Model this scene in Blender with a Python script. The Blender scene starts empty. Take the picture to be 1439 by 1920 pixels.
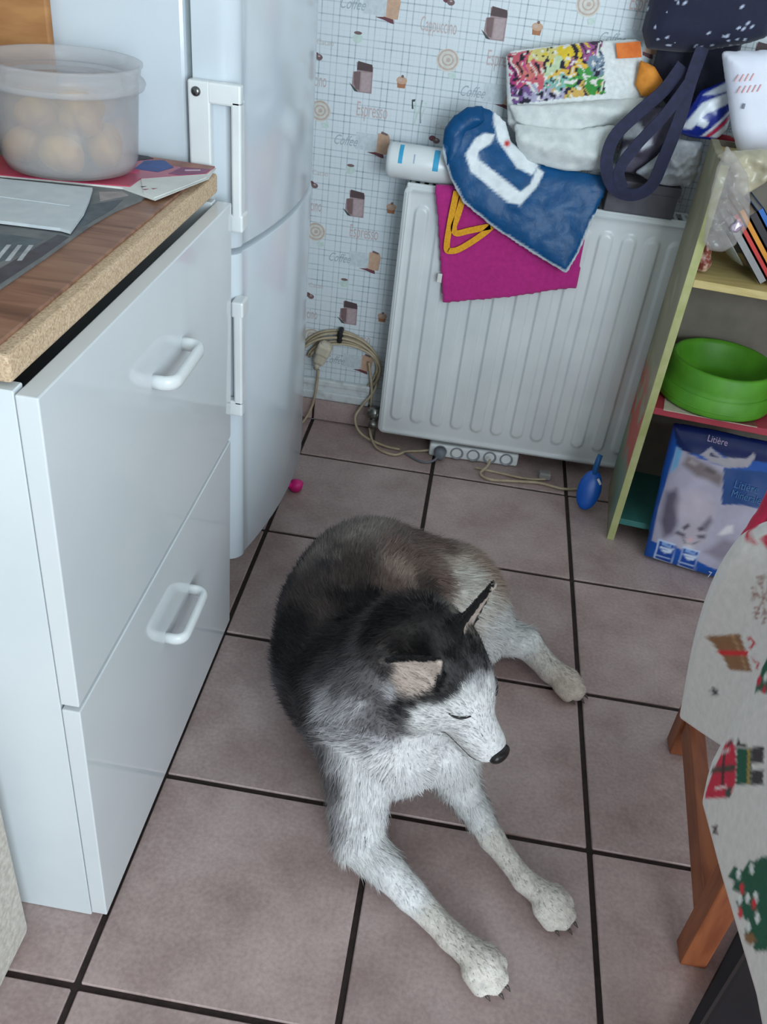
import bpy, bmesh, math, random
import numpy as np
from itertools import product
from mathutils import Vector, Matrix

# ---------------------------------------------------------------- camera, light, exposure
scn = bpy.context.scene
col = scn.collection
cam_d = bpy.data.cameras.new('camera'); cam = bpy.data.objects.new('camera', cam_d); col.objects.link(cam)
cam_d.sensor_fit = 'VERTICAL'; cam_d.sensor_height = 24.0; cam_d.sensor_width = 24.0
cam_d.lens = 24.0 * 1681.546 / 1920.0
cam_d.clip_start = 0.02
cam.location = (0.34702, -1.88504, 1.17318)
cam.rotation_euler = (math.radians(55.06134), math.radians(-5.81396), math.radians(7.63491))
scn.camera = cam

world = bpy.data.worlds.new('world'); scn.world = world; world.use_nodes = True
bg = world.node_tree.nodes['Background']
bg.inputs[0].default_value = (0.62, 0.78, 1.0, 1); bg.inputs[1].default_value = 1.2

scn.view_settings.view_transform = 'Standard'; scn.view_settings.look = 'None'
scn.view_settings.gamma = 1.0; scn.view_settings.use_curve_mapping = False
scn.view_settings.exposure = 0.1

WIN = (0.95, 2.55, 0.30, 2.25)      # window opening in the wall behind the camera: x0, x1, z0, z1
def window_light():
    d = bpy.data.lights.new('window_behind_offscreen', 'AREA'); d.shape = 'RECTANGLE'
    d.size = WIN[1]-WIN[0]-.06; d.size_y = WIN[3]-WIN[2]-.06
    d.energy = 118; d.color = (0.80, 0.925, 1.0)
    o = bpy.data.objects.new('window_behind_offscreen', d); col.objects.link(o)
    o.location = ((WIN[0]+WIN[1])/2, -3.762, (WIN[2]+WIN[3])/2)
    o.rotation_euler = (math.radians(90), 0, 0)
window_light()

# ---------------------------------------------------------------- helpers
random.seed(7); RNG = np.random.default_rng(7)
def lin(c):
    r = []
    for v in c[:3]:
        v = v/255.0
        r.append(v/12.92 if v <= .04045 else ((v+.055)/1.055)**2.4)
    return (*r, 1.0)

class NT:
    def __init__(s, name):
        s.m = bpy.data.materials.new(name); s.m.use_nodes = True
        s.t = s.m.node_tree; s.n = s.t.nodes; s.b = s.n['Principled BSDF']
    def add(s, typ, **kw):
        n = s.n.new(typ)
        for k, v in kw.items():
            if k.startswith('i_'):
                key = k[2:]; key = int(key) if key.isdigit() else key.replace('_', ' ')
                n.inputs[key].default_value = v
            else: setattr(n, k, v)
        return n
    def link(s, a, b): s.t.links.new(a, b)
    def ramp(s, fac, stops):
        r = s.add('ShaderNodeValToRGB'); e = r.color_ramp.elements
        while len(e) < len(stops): e.new(.5)
        for x, (p, c) in zip(e, stops): x.position = p; x.color = c
        s.link(fac, r.inputs[0]); return r.outputs[0]
    def math(s, op, a, b=None):
        n = s.add('ShaderNodeMath', operation=op)
        for i, x in enumerate((a, b)):
            if x is None: continue
            if isinstance(x, (int, float)): n.inputs[i].default_value = x
            else: s.link(x, n.inputs[i])
        return n.outputs[0]
    def mix(s, fac, a, b, blend='MIX'):
        n = s.add('ShaderNodeMix', data_type='RGBA', blend_type=blend)
        for sock, x in ((n.inputs[0], fac), (n.inputs[6], a), (n.inputs[7], b)):
            if isinstance(x, (int, float, tuple)): sock.default_value = x
            else: s.link(x, sock)
        return n.outputs[2]

def mat(name, c, rough=.5, c2=None, scale=30, bump=0, bscale=200, spec=.5, metal=0, coat=0, stretch=None, detail=4, lo=.35, hi=.65, sheen=0):
    t = NT(name); b = t.b
    b.inputs['Roughness'].default_value = rough; b.inputs['Specular IOR Level'].default_value = spec
    b.inputs['Metallic'].default_value = metal; b.inputs['Coat Weight'].default_value = coat
    b.inputs['Sheen Weight'].default_value = sheen
    co = t.add('ShaderNodeTexCoord').outputs['Object']
    if stretch:
        mp = t.add('ShaderNodeMapping'); mp.inputs['Scale'].default_value = stretch; t.link(co, mp.inputs[0]); co = mp.outputs[0]
    n = t.add('ShaderNodeTexNoise', i_Scale=scale, i_Detail=detail); t.link(co, n.inputs['Vector'])
    if c2 is None: c2 = tuple(v*.93 for v in c)
    t.link(t.ramp(n.outputs['Fac'], [(lo, lin(c)), (hi, lin(c2))]), b.inputs['Base Color'])
    if bump:
        n2 = t.add('ShaderNodeTexNoise', i_Scale=bscale, i_Detail=3); t.link(co, n2.inputs['Vector'])
        bp = t.add('ShaderNodeBump', i_Strength=min(1, bump), i_Distance=.002); t.link(n2.outputs['Fac'], bp.inputs['Height'])
        t.link(bp.outputs[0], b.inputs['Normal'])
    return t.m

def vmat(name, rough=.7, amt=.12, scale=60, bump=.2, bscale=300, spec=.4, sheen=0, coat=0):
    t = NT(name); b = t.b
    b.inputs['Roughness'].default_value = rough; b.inputs['Specular IOR Level'].default_value = spec
    b.inputs['Sheen Weight'].default_value = sheen; b.inputs['Coat Weight'].default_value = coat
    a = t.add('ShaderNodeAttribute', attribute_name='Col')
    co = t.add('ShaderNodeTexCoord').outputs['Object']
    n = t.add('ShaderNodeTexNoise', i_Scale=scale, i_Detail=4); t.link(co, n.inputs['Vector'])
    v = t.ramp(n.outputs['Fac'], [(.3, (1-amt, 1-amt, 1-amt, 1)), (.7, (1+amt, 1+amt, 1+amt, 1))])
    t.link(t.mix(1.0, a.outputs['Color'], v, 'MULTIPLY'), b.inputs['Base Color'])
    if bump:
        n2 = t.add('ShaderNodeTexNoise', i_Scale=bscale, i_Detail=3); t.link(co, n2.inputs['Vector'])
        bp = t.add('ShaderNodeBump', i_Strength=bump, i_Distance=.002); t.link(n2.outputs['Fac'], bp.inputs['Height'])
        t.link(bp.outputs[0], b.inputs['Normal'])
    return t.m

def wpos(o):
    v = Vector((0, 0, 0))
    while o is not None: v += o.location; o = o.parent
    return v

def tag(o, label=None, cat=None, group=None, kind=None):
    if label: o['label'] = label
    if cat: o['category'] = cat
    if group: o['group'] = group
    if kind: o['kind'] = kind
    return o

def thing(name, label, cat, loc, group=None):
    o = bpy.data.objects.new(name, None); col.objects.link(o); o.location = loc; o.empty_display_size = .05
    return tag(o, label, cat, group)

class MB:
    """collects geometry in world coordinates"""
    def __init__(s): s.v = []; s.f = []; s.mi = []; s.sm = []; s.c = None
    def add(s, v, f, mi=0, smooth=False):
        o = len(s.v); s.v += [tuple(map(float, p)) for p in v]; s.f += [tuple(int(i)+o for i in q) for q in f]
        s.mi += [mi]*len(f); s.sm += [smooth]*len(f); return s
    def bm(s, b, mi=0, smooth=False, M=None):
        b.verts.index_update()
        v = [(M @ x.co if M else x.co) for x in b.verts]; s.add(v, [[q.index for q in f.verts] for f in b.faces], mi, smooth); b.free(); return s
    def box(s, x0, x1, y0, y1, z0, z1, r=0, seg=2, mi=0, M=None):
        b = bmesh.new(); bmesh.ops.create_cube(b, size=1)
        for v in b.verts: v.co = Vector(((x0+x1)/2+v.co.x*(x1-x0), (y0+y1)/2+v.co.y*(y1-y0), (z0+z1)/2+v.co.z*(z1-z0)))
        if r: bmesh.ops.bevel(b, geom=b.edges[:], offset=r, segments=seg, profile=.5, affect='EDGES')
        return s.bm(b, mi, False, M)
    def tube(s, pts, r, n=10, mi=0, closed=False, smooth=True):
        P = [Vector(p) for p in pts]; m = len(P); R = r if hasattr(r, '__len__') else [r]*m
        v = []; f = []; up = None
        for i in range(m):
            a = P[(i-1) % m] if (closed or i) else P[0]; c = P[(i+1) % m] if (closed or i < m-1) else P[-1]
            t = (c-a); t = t.normalized() if t.length > 1e-9 else Vector((0, 0, 1))
            if up is None: up = t.orthogonal().normalized()
            up = (up - t*up.dot(t)); up = up.normalized() if up.length > 1e-6 else t.orthogonal().normalized()
            w = t.cross(up)
            for k in range(n):
                an = 2*math.pi*k/n; v.append(P[i]+(up*math.cos(an)+w*math.sin(an))*R[i])
        for i in range(m if closed else m-1):
            j = (i+1) % m
            for k in range(n): f.append((i*n+k, i*n+(k+1) % n, j*n+(k+1) % n, j*n+k))
        if not closed: f.append(tuple(range(n))[::-1]); f.append(tuple((m-1)*n+k for k in range(n)))
        return s.add(v, f, mi, smooth)
    def lathe(s, prof, c, n=40, mi=0, smooth=True, axis='z'):
        v = []; f = []; m = len(prof)
        for k in range(n):
            an = 2*math.pi*k/n
            for r, h in prof:
                a, b = r*math.cos(an), r*math.sin(an)
                p = (a, b, h) if axis == 'z' else (h, a, b)
                v.append((c[0]+p[0], c[1]+p[1], c[2]+p[2]))
        for k in range(n):
            j = (k+1) % n
            for i in range(m-1): f.append((k*m+i, j*m+i, j*m+i+1, k*m+i+1))
        return s.add(v, f, mi, smooth)
    def prism(s, poly, frame, h, mi=0):
        """polygon in (u,v) of frame (O,U,V), extruded by h along N"""
        O, U, V = map(Vector, frame); N = U.cross(V).normalized(); n = len(poly)
        lo = [O+U*a+V*b for a, b in poly]; hi = [p+N*h for p in lo]
        f = [tuple(range(n))[::-1], tuple(range(n, 2*n))]+[(i, (i+1) % n, n+(i+1) % n, n+i) for i in range(n)]
        return s.add(lo+hi, f, mi)
    def ribbon(s, pts, w, th, wdir, mi=0):
        """flat strap through pts, width w measured along wdir-ish"""
        P = [Vector(p) for p in pts]; m = len(P); v = []; f = []
        for i in range(m):
            t = (P[min(m-1, i+1)]-P[max(0, i-1)]).normalized(); W = Vector(wdir); sd = t.cross(W).normalized()
            nn = sd.cross(t).normalized()
            for a, b in ((-1, -1), (1, -1), (1, 1), (-1, 1)): v.append(P[i]+sd*a*w/2+nn*b*th/2)
        for i in range(m-1):
            for k in range(4): f.append((i*4+k, i*4+(k+1) % 4, (i+1)*4+(k+1) % 4, (i+1)*4+k))
        f += [(3, 2, 1, 0), tuple((m-1)*4+k for k in range(4))]
        return s.add(v, f, mi, False)
    def rot(s, M):
        s.v = [tuple(M @ Vector(p)) for p in s.v]; return s
    def build(s, name, mats, parent=None, label=None, cat=None, group=None, kind=None, fixn=True, loc=None):
        A = np.array(s.v)
        if parent is not None: off = wpos(parent)
        elif loc is not None: off = Vector(loc)
        else: off = Vector(((A[:, 0].min()+A[:, 0].max())/2, (A[:, 1].min()+A[:, 1].max())/2, A[:, 2].min()))
        me = bpy.data.meshes.new(name); me.from_pydata((A-np.array(off)).tolist(), [], s.f)
        for m in (mats if isinstance(mats, (list, tuple)) else [mats]): me.materials.append(m)
        me.polygons.foreach_set('material_index', s.mi); me.polygons.foreach_set('use_smooth', s.sm)
        if s.c is not None:
            at = me.color_attributes.new('Col', 'FLOAT_COLOR', 'POINT')
            c = np.ones((len(A), 4)); c[:, :3] = s.c; at.data.foreach_set('color', c.ravel())
        if fixn:
            b = bmesh.new(); b.from_mesh(me); bmesh.ops.recalc_face_normals(b, faces=b.faces[:]); b.to_mesh(me); b.free()
        me.update()
        o = bpy.data.objects.new(name, me); col.objects.link(o)
        if parent is not None: o.parent = parent
        else: o.location = off
        return tag(o, label, cat, group, kind)

def spline(pts, n=8):
    P = np.array(pts, float); out = []
    for i in range(len(P)-1):
        p0 = P[max(0, i-1)]; p1 = P[i]; p2 = P[i+1]; p3 = P[min(len(P)-1, i+2)]
        for k in range(n):
            t = k/n; out.append(.5*((2*p1)+(p2-p0)*t+(2*p0-5*p1+4*p2-p3)*t*t+(-p0+3*p1-3*p2+p3)*t**3))
    out.append(P[-1]); return out

_lat = RNG.random((32, 32, 32))
def vnoise(p):
    p = np.asarray(p, float); i = np.floor(p).astype(int); f = p-i; f = f*f*(3-2*f); r = 0
    for a, b, c in product((0, 1), repeat=3):
        w = (f[..., 0] if a else 1-f[..., 0])*(f[..., 1] if b else 1-f[..., 1])*(f[..., 2] if c else 1-f[..., 2])
        r = r+w*_lat[(i[..., 0]+a) % 32, (i[..., 1]+b) % 32, (i[..., 2]+c) % 32]
    return r-.5

def snets(d, o, h):
    """naive surface nets on a grid of signed distances"""
    s = d < 0; nx, ny, nz = d.shape; c = np.zeros((nx-1, ny-1, nz-1), np.int8)
    for i, j, k in product((0, 1), repeat=3): c += s[i:nx-1+i, j:ny-1+j, k:nz-1+k]
    act = (c > 0) & (c < 8); ii = np.argwhere(act); idx = -np.ones(act.shape, int); idx[act] = np.arange(len(ii))
    acc = np.zeros((len(ii), 3)); cnt = np.zeros(len(ii))
    for ax in range(3):
        o1, o2 = [a for a in range(3) if a != ax]
        for p, q in product((0, 1), repeat=2):
            off = np.zeros(3, int); off[o1] = p; off[o2] = q; off2 = off.copy(); off2[ax] = 1
            A = ii+off; Bq = ii+off2; a = d[A[:, 0], A[:, 1], A[:, 2]]; b = d[Bq[:, 0], Bq[:, 1], Bq[:, 2]]
            x = (a < 0) != (b < 0); t = np.where(x, a/np.where(a == b, 1, a-b), 0)
            pos = off.astype(float)[None]+np.zeros((len(ii), 3)); pos[:, ax] = t
            acc += np.where(x[:, None], pos, 0); cnt += x
    V = (ii+acc/cnt[:, None])*h+np.asarray(o); F = []
    for ax in range(3):
        o1, o2 = (ax+1) % 3, (ax+2) % 3
        a = np.take(s, range(d.shape[ax]-1), ax); b = np.take(s, range(1, d.shape[ax]), ax)
        e = np.argwhere(a != b); e = e[(e[:, o1] > 0) & (e[:, o2] > 0) & (e[:, o1] < d.shape[o1]-1) & (e[:, o2] < d.shape[o2]-1)]
        ins = a[e[:, 0], e[:, 1], e[:, 2]]
        q = []
        for x, y in ((-1, -1), (0, -1), (0, 0), (-1, 0)):
            g = e.copy(); g[:, o1] += x; g[:, o2] += y; q.append(idx[g[:, 0], g[:, 1], g[:, 2]])
        q = np.stack(q, 1); q = np.where(ins[:, None], q, q[:, ::-1]); F.append(q)
    return V, np.concatenate(F)

def psd(P, poly):
    """signed distance of 2-D points to polygon (negative inside)"""
    poly = np.asarray(poly, float); d = np.full(P.shape[:-1], 1e9); ins = np.zeros(P.shape[:-1], bool); n = len(poly)
    for i in range(n):
        a = poly[i]; b = poly[(i+1) % n]; e = b-a; w = P-a
        t = np.clip((w@e)/(e@e+1e-12), 0, 1); d = np.minimum(d, np.linalg.norm(w-t[..., None]*e, axis=-1))
        cond = (a[1] > P[..., 1]) != (b[1] > P[..., 1])
        xx = a[0]+(P[..., 1]-a[1])*(b[0]-a[0])/(b[1]-a[1] if b[1] != a[1] else 1e-9)
        ins ^= cond & (P[..., 0] < xx)
    return np.where(ins, -d, d)

def paint(P, base, layers, edge=.0015):
    """colour 2-D points: layers of (polygon, colour)"""
    C = np.tile(np.array(lin(base)[:3]), (len(P), 1))
    for L_ in layers:
        poly, c = L_[:2]; ed = L_[2] if len(L_) > 2 else edge
        if len(poly) == 3 and not hasattr(poly[0], '__len__'): d = np.hypot(P[:, 0]-poly[0], P[:, 1]-poly[1])-poly[2]
        else: d = psd(P, poly)
        w = np.clip(.5-d/(2*ed), 0, 1)[:, None]; C = C*(1-w)+np.array(lin(c)[:3])*w
    return C

def pillow(outline, frame, thick, soft, res=.005, crumple=0, cs=25, bend=None, seed=0, colorfn=None, smooth=True, edgewob=0):
    O, U, V = [np.array(x, float) for x in frame]; U /= np.linalg.norm(U); V /= np.linalg.norm(V); N = np.cross(U, V)
    pl = np.array(outline, float); lo = pl.min(0)-3*res; hi = pl.max(0)+3*res
    u = np.arange(lo[0], hi[0]+res, res); v = np.arange(lo[1], hi[1]+res, res)
    UV = np.stack(np.meshgrid(u, v, indexing='ij'), -1); d2 = psd(UV, pl)
    q = np.concatenate([UV*cs, np.full(UV.shape[:-1]+(1,), seed*3.7)], -1)
    nz = vnoise(q)+.5*vnoise(q*2.1+5)
    if edgewob: d2 = d2+edgewob*vnoise(q*.8+9)
    x = np.clip(-d2/soft, 0, 1); T = np.where(d2 < 0, np.maximum(thick*np.sqrt(1-(1-x)**2), 0)*(1+crumple*nz*1.2)+res*.0, -d2)
    T = np.where(d2 < 0, np.maximum(T, res*.62), T)
    B = (bend(UV[..., 0], UV[..., 1]) if bend else np.zeros_like(d2))+crumple*thick*vnoise(q*.7+3)
    wm = float(np.abs(B).max()+T.max()+3*res); w = np.arange(-wm, wm+res, res)
    d = np.abs(w[None, None]-B[..., None])-T[..., None]
    Vv, F = snets(d, (u[0], v[0], w[0]), res)
    mb = MB(); mb.add(O+Vv[:, :1]*U+Vv[:, 1:2]*V+Vv[:, 2:3]*N, F, 0, smooth)
    if colorfn: mb.c = colorfn(Vv)
    return mb

def text_mesh(s, size, O, U, V, mat_, name, parent=None, xs=1.0, lift=.0006, shear=0.0, **kw):
    cu = bpy.data.curves.new('txt', 'FONT'); cu.body = s; cu.size = size; cu.align_x = 'CENTER'; cu.align_y = 'CENTER'; cu.shear = shear
    cu.resolution_u = 3
    ob = bpy.data.objects.new('txt', cu); col.objects.link(ob)
    dg = bpy.context.evaluated_depsgraph_get(); me = bpy.data.meshes.new_from_object(ob.evaluated_get(dg))
    v = np.array([x.co[:] for x in me.vertices]); f = [tuple(p.vertices) for p in me.polygons]
    bpy.data.objects.remove(ob); bpy.data.curves.remove(cu); bpy.data.meshes.remove(me)
    O, U, V = [np.array(x, float) for x in (O, U, V)]; N = np.cross(U, V)
    mb = MB(); mb.add(O+v[:, :1]*U*xs+v[:, 1:2]*V+N*lift, f)
    return mb.build(name, mat_, parent, fixn=False, **kw)
X3, Y3, Z3 = (1, 0, 0), (0, 1, 0), (0, 0, 1)
# ---------------------------------------------------------------- setting
P_ = 0.335; WY = 0.186
WHITE_GLOSS = mat('white_gloss_laminate', (222, 226, 229), .07, (216, 221, 225), 3)
WHITE_SATIN = mat('white_satin_panel', (224, 229, 232), .35, (216, 222, 226), 4)
WHITE_PLASTIC = mat('white_plastic', (232, 236, 237), .28, scale=6)
FRIDGE_W = mat('white_fridge_enamel', (212, 220, 227), .13, (204, 213, 221), 5, bump=.03, bscale=500)

def tile_mat():
    t = NT('pinkish_floor_tile'); co = t.add('ShaderNodeNewGeometry').outputs['Position']
    n1 = t.add('ShaderNodeTexNoise', i_Scale=7.0, i_Detail=7.0, i_Roughness=.62); n2 = t.add('ShaderNodeTexNoise', i_Scale=160.0, i_Detail=4.0)
    inf = t.add('ShaderNodeObjectInfo')
    for n in (n1, n2): t.link(co, n.inputs['Vector'])
    a = t.ramp(n1.outputs['Fac'], [(.28, lin((158, 134, 130))), (.5, lin((182, 161, 157))), (.72, lin((202, 182, 178)))])
    b = t.ramp(n2.outputs['Fac'], [(.3, (.86, .85, .85, 1)), (.7, (1.1, 1.1, 1.1, 1))])
    c = t.mix(1.0, a, b, 'MULTIPLY')
    r = t.ramp(inf.outputs['Random'], [(0, (.93, .93, .94, 1)), (1, (1.05, 1.03, 1.02, 1))])
    t.link(t.mix(1.0, c, r, 'MULTIPLY'), t.b.inputs['Base Color'])
    t.b.inputs['Roughness'].default_value = .42
    bp = t.add('ShaderNodeBump', i_Strength=.12, i_Distance=.002); t.link(n2.outputs['Fac'], bp.inputs['Height']); t.link(bp.outputs[0], t.b.inputs['Normal'])
    return t.m
TILE = tile_mat(); GROUT = mat('dark_brown_grout', (58, 44, 41), .9, (42, 32, 30), 90, bump=.3)
PLASTER = mat('pale_plaster', (205, 205, 200), .85, scale=8, bump=.2)

RX0, RX1, RY0, CZ = -.64, 2.8, -3.75, 2.5
fl = MB().box(RX0, RX1, RY0, WY, -.06, -.004).build('floor', GROUT, kind='structure', label='pinkish beige square tiles with dark grout', loc=(0, 0, -.06))
def tile_mesh(w, d):
    return MB().box(-w/2, w/2, -d/2, d/2, -.012, 0, .0015, 1)
G2 = .0045; _tm = {}
for i in range(-2, 9):
    for j in range(-12, 1):
        x0, x1 = max(RX0, i*P_)+G2, min(RX1, (i+1)*P_)-G2; y0, y1 = j*P_+G2, min(WY, (j+1)*P_)-(G2 if (j+1)*P_ < WY else .001)
        y0 = max(y0, RY0+.004)
        if x1-x0 < .03 or y1-y0 < .03: continue
        key = (round(x1-x0, 4), round(y1-y0, 4)); c = Vector(((x0+x1)/2, (y0+y1)/2, random.uniform(-.0006, .0002)))
        if key not in _tm:
            o = tile_mesh(*key).build('tile', TILE, fl, loc=(0, 0, 0)); 
            o.data.transform(Matrix.Translation(wpos(fl))); _tm[key] = o.data
        else:
            o = bpy.data.objects.new('tile', _tm[key]); col.objects.link(o); o.parent = fl
        o.location = c-wpos(fl)

def wallpaper_mat():
    t = NT('checked_wallpaper'); sp = t.add('ShaderNodeSeparateXYZ'); t.link(t.add('ShaderNodeNewGeometry').outputs['Position'], sp.inputs[0])
    nz = t.add('ShaderNodeTexNoise', i_Scale=22.0, i_Detail=2.0)
    t.link(t.add('ShaderNodeNewGeometry').outputs['Position'], nz.inputs['Vector'])
    per = .2645/7
    def line(sock, off, w, s):
        f = t.math('FRACT', t.math('ADD', t.math('DIVIDE', sock, per), off+20.0))
        return t.math('MULTIPLY', t.math('LESS_THAN', f, w/per), s)
    tot = None
    for sock in (sp.outputs[0], sp.outputs[2]):
        for off, w, s in ((0, .0026, .50), (.35, .0024, .44), (.68, .0010, .16)):
            l = line(sock, off, w, s); tot = l if tot is None else t.math('ADD', tot, l)
    fade = t.ramp(nz.outputs['Fac'], [(.35, (.45, .45, .45, 1)), (.65, (1, 1, 1, 1))])
    tot = t.math('MULTIPLY', tot, fade)
    t.link(t.mix(tot, lin((216, 224, 229)), lin((118, 140, 152))), t.b.inputs['Base Color'])
    t.b.inputs['Roughness'].default_value = .6
    return t.m
WALLP = wallpaper_mat()
wb = MB().box(RX0, RX1, WY, WY+.1, -.06, CZ).build('wall_back', WALLP, kind='structure', label='pale checked wallpaper with coffee motifs', loc=(0, WY, 0))
MB().box(RX0-.1, RX0, RY0, WY+.1, -.06, CZ).build('wall_left', PLASTER, kind='structure', label='plain pale plastered side wall')
MB().box(RX1, RX1+.1, RY0, WY+.1, -.06, CZ).build('wall_right', PLASTER, kind='structure', label='plain pale plastered wall beyond the table')
MB().box(RX0-.1, RX1+.1, RY0-.1, WY+.1, CZ, CZ+.1).build('ceiling', PLASTER, kind='structure', label='plain pale ceiling')
wf = MB()
wf.box(RX0-.1, WIN[0], RY0-.1, RY0, -.06, CZ); wf.box(WIN[1], RX1+.1, RY0-.1, RY0, -.06, CZ)
wf.box(WIN[0], WIN[1], RY0-.1, RY0, -.06, WIN[2]); wf.box(WIN[0], WIN[1], RY0-.1, RY0, WIN[3], CZ)
wf.build('wall_front', PLASTER, kind='structure', label='plain pale wall with the window')
def glass_mat(name, c=(1, 1, 1, 1), rough=0, ior=1.45):
    t = NT(name); t.b.inputs['Base Color'].default_value = c; t.b.inputs['Roughness'].default_value = rough
    t.b.inputs['Transmission Weight'].default_value = 1; t.b.inputs['IOR'].default_value = ior; return t.m
w1 = MB(); fy0, fy1 = RY0-.07, RY0-.02
for a in ((WIN[0], WIN[0]+.05, WIN[2], WIN[3]), (WIN[1]-.05, WIN[1], WIN[2], WIN[3]), (WIN[0], WIN[1], WIN[2], WIN[2]+.05), (WIN[0], WIN[1], WIN[3]-.05, WIN[3]), (1.725, 1.775, WIN[2], WIN[3])):
    w1.box(a[0], a[1], fy0, fy1, a[2], a[3], .004, 1)
w1 = w1.build('window_1', WHITE_PLASTIC, kind='structure', label='white framed window with two panes')
for a, b in ((WIN[0]+.05, 1.725), (1.775, WIN[1]-.05)):
    MB().box(a, b, RY0-.05, RY0-.044, WIN[2]+.05, WIN[3]-.05).build('pane', glass_mat('window_glass'), w1)

# tiled skirting and cable trunking along the back wall
bb = MB().box(RX0, RX1, WY-.004, WY, 0, .062).build('baseboard_back', GROUT, kind='structure', label='low skirting of pinkish tiles', loc=(0, WY, 0))
_sk = None
for i in range(-2, 9):
    x0, x1 = max(RX0, i*P_)+.003, min(RX1, (i+1)*P_)-.003
    MB().box(x0, x1, WY-.011, WY-.003, .003, .062, .0015, 1).build('tile', TILE, bb)
tr = MB().box(RX0, .145, WY-.018, WY, .066, .090, .004, 2); tr.box(RX0, .145, WY-.012, WY, .088, .106, .003, 2); tr.box(RX0, .145, WY-.016, WY, .104, .122, .004, 2)
tr.build('trim_1', mat('scuffed_white_trunking', (218, 224, 226), .45, (176, 180, 180), 45, lo=.5, hi=.8), kind='structure', label='scuffed white cable trunking above the skirting')

# wallpaper prints
FR_W = ((0, WY, 0), X3, Z3)
PR = {k: mat('print_'+k, c, .6, scale=120) for k, c in dict(rose=(202, 184, 184), mauve2=(182, 162, 164), ink=(168, 182, 190), rose2=(204, 196, 194), brown=(122, 98, 98), dark=(84, 66, 68), mauve=(164, 142, 146), peach=(206, 168, 142), bean=(112, 62, 70), tan=(200, 180, 170), cream=(216, 214, 206), orange=(176, 118, 84), mint=(204, 222, 216), grey=(150, 160, 166), pale=(206, 216, 222), green=(66, 74, 70)).items()}
def ngon(cx, cy, rx, ry, n=20, a0=0, a1=2*math.pi):
    return [(cx+rx*math.cos(a0+(a1-a0)*k/n), cy+ry*math.sin(a0+(a1-a0)*k/n)) for k in range(n+(0 if abs(a1-a0) > 6.2 else 1))]
def ring(cx, cy, r, w, n=24): return [('ring', cx, cy, r, w, n)]
MOT = {
 'machine': [('mauve', [(-.016, .028), (.020, .022), (.021, -.030), (-.012, -.030), (-.023, -.020), (-.022, .008), (-.014, .010)]), ('dark', [(-.013, .030), (.018, .026), (.020, .012), (-.014, .013)]), ('brown', [(-.020, .009), (-.006, .010), (-.006, -.026), (-.014, -.024), (-.019, -.014)]), ('mauve2', [(-.004, .009), (.017, .010), (.017, -.027), (-.003, -.028)]), ('green', [(-.029, -.013), (-.022, -.018), (-.008, -.029), (-.016, -.029)])],
 'latte': [('cream', ngon(0, 0, .024, .022)), ('tan', ngon(0, .001, .0215, .0200)), ('cream', ngon(0, .001, .0180, .0165)), ('tan', ngon(0, .001, .0125, .0115)), ('cream', ngon(0, .001, .0095, .0085)), ('tan', ngon(.001, .001, .0045, .004)), ('mint', [(.004, -.024), (.020, -.020), (.022, -.032), (.008, -.034)])],
 'cupcake': [('orange', [(-.010, .003), (.010, .003), (.008, -.012), (-.008, -.012)]), ('peach', ngon(0, .003, .0115, .0075)), ('brown', ngon(.001, .011, .003, .003, 8)), ('tan', ngon(-.003, .004, .004, .003, 8))],
 'beans': [('bean', ngon(-.004, .001, .008, .006, 10)), ('brown', ngon(.005, -.003, .008, .006, 10)), ('rose', ngon(.005, -.001, .003, .0015, 6))],
 'bag': [('peach', [(-.012, .022), (.012, .022), (.016, .012), (.013, -.020), (-.018, -.022), (-.013, -.005)]), ('brown', [(-.004, .027), (.010, .023), (.009, .019), (-.006, .022)]), ('bean', [(-.034, -.020), (-.014, -.018), (.004, -.021), (.006, -.029), (-.002, -.028), (-.014, -.024)])],
 'saucer': [('mint', ngon(0, -.006, .011, .009, 12)), ('brown', ngon(0, .004, .0085, .0032, 12))],
 'whisk': [('green', [(-.018, .020), (-.010, .022), (-.011, .017), (-.015, .016), (-.012, .002), (-.016, .002)]), ('mint', [(-.010, .017), (-.006, -.014), (-.009, -.026), (-.005, -.027), (-.002, -.010), (.004, .012), (.001, .012), (-.004, -.006), (-.007, .016)]), ('grey', [(.002, .022), (.006, .022), (.004, .002), (.008, -.024), (.005, -.025), (.002, -.004)]), ('mint', [(.008, .018), (.016, .018), (.008, -.012), (.005, -.010), (.012, .014)])],
 'panel': [('pale', [(-.030, -.018), (.018, -.018), (.018, .018), (-.030, .018)])],
}
POS = dict(machine=(.066, .572), latte=(-.024, .494), cupcake=(.149, .573), beans=(-.035, .602), bag=(.118, .443), saucer=(.050, .650), whisk=(-.074, .390), panel=(.088, .444))
TXT = [('Espresso', (.090, .508), .042, .46, 0, 'rose'), ('Cappuccino', (-.050, .554), .038, .42, 0, 'rose'), ('Coffee', (.034, .440), .030, .66, .5, 'ink'), ('Cacao', (-.018, .628), .016, .9, 0, 'rose2')]
EY = .8
_proto = {}
def place_print(key, fn, x, z):
    if key not in _proto:
        o = fn(); _proto[key] = o
    else:
        o = bpy.data.objects.new('wallpaper_print', _proto[key].data); col.objects.link(o); o.parent = wb
    o.location = (x-.023*(z-.57), 0, z)
def mot_mesh(key):
    mb = MB(); ms = []
    for k, (c, poly) in enumerate(MOT[key]):
        if PR[c] not in ms: ms.append(PR[c])
        mb.add([(u, WY-.0003-.00012*k, v) for u, v in poly], [tuple(range(len(poly)))], ms.index(PR[c]))
    return mb.build('wallpaper_print', ms, wb, fixn=False)
def txt_mesh(s, size, xs, sh, c):
    return text_mesh(s, size, (0, WY, 0), X3, Z3, PR[c], 'wallpaper_print', wb, xs=xs, shear=sh)
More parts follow.
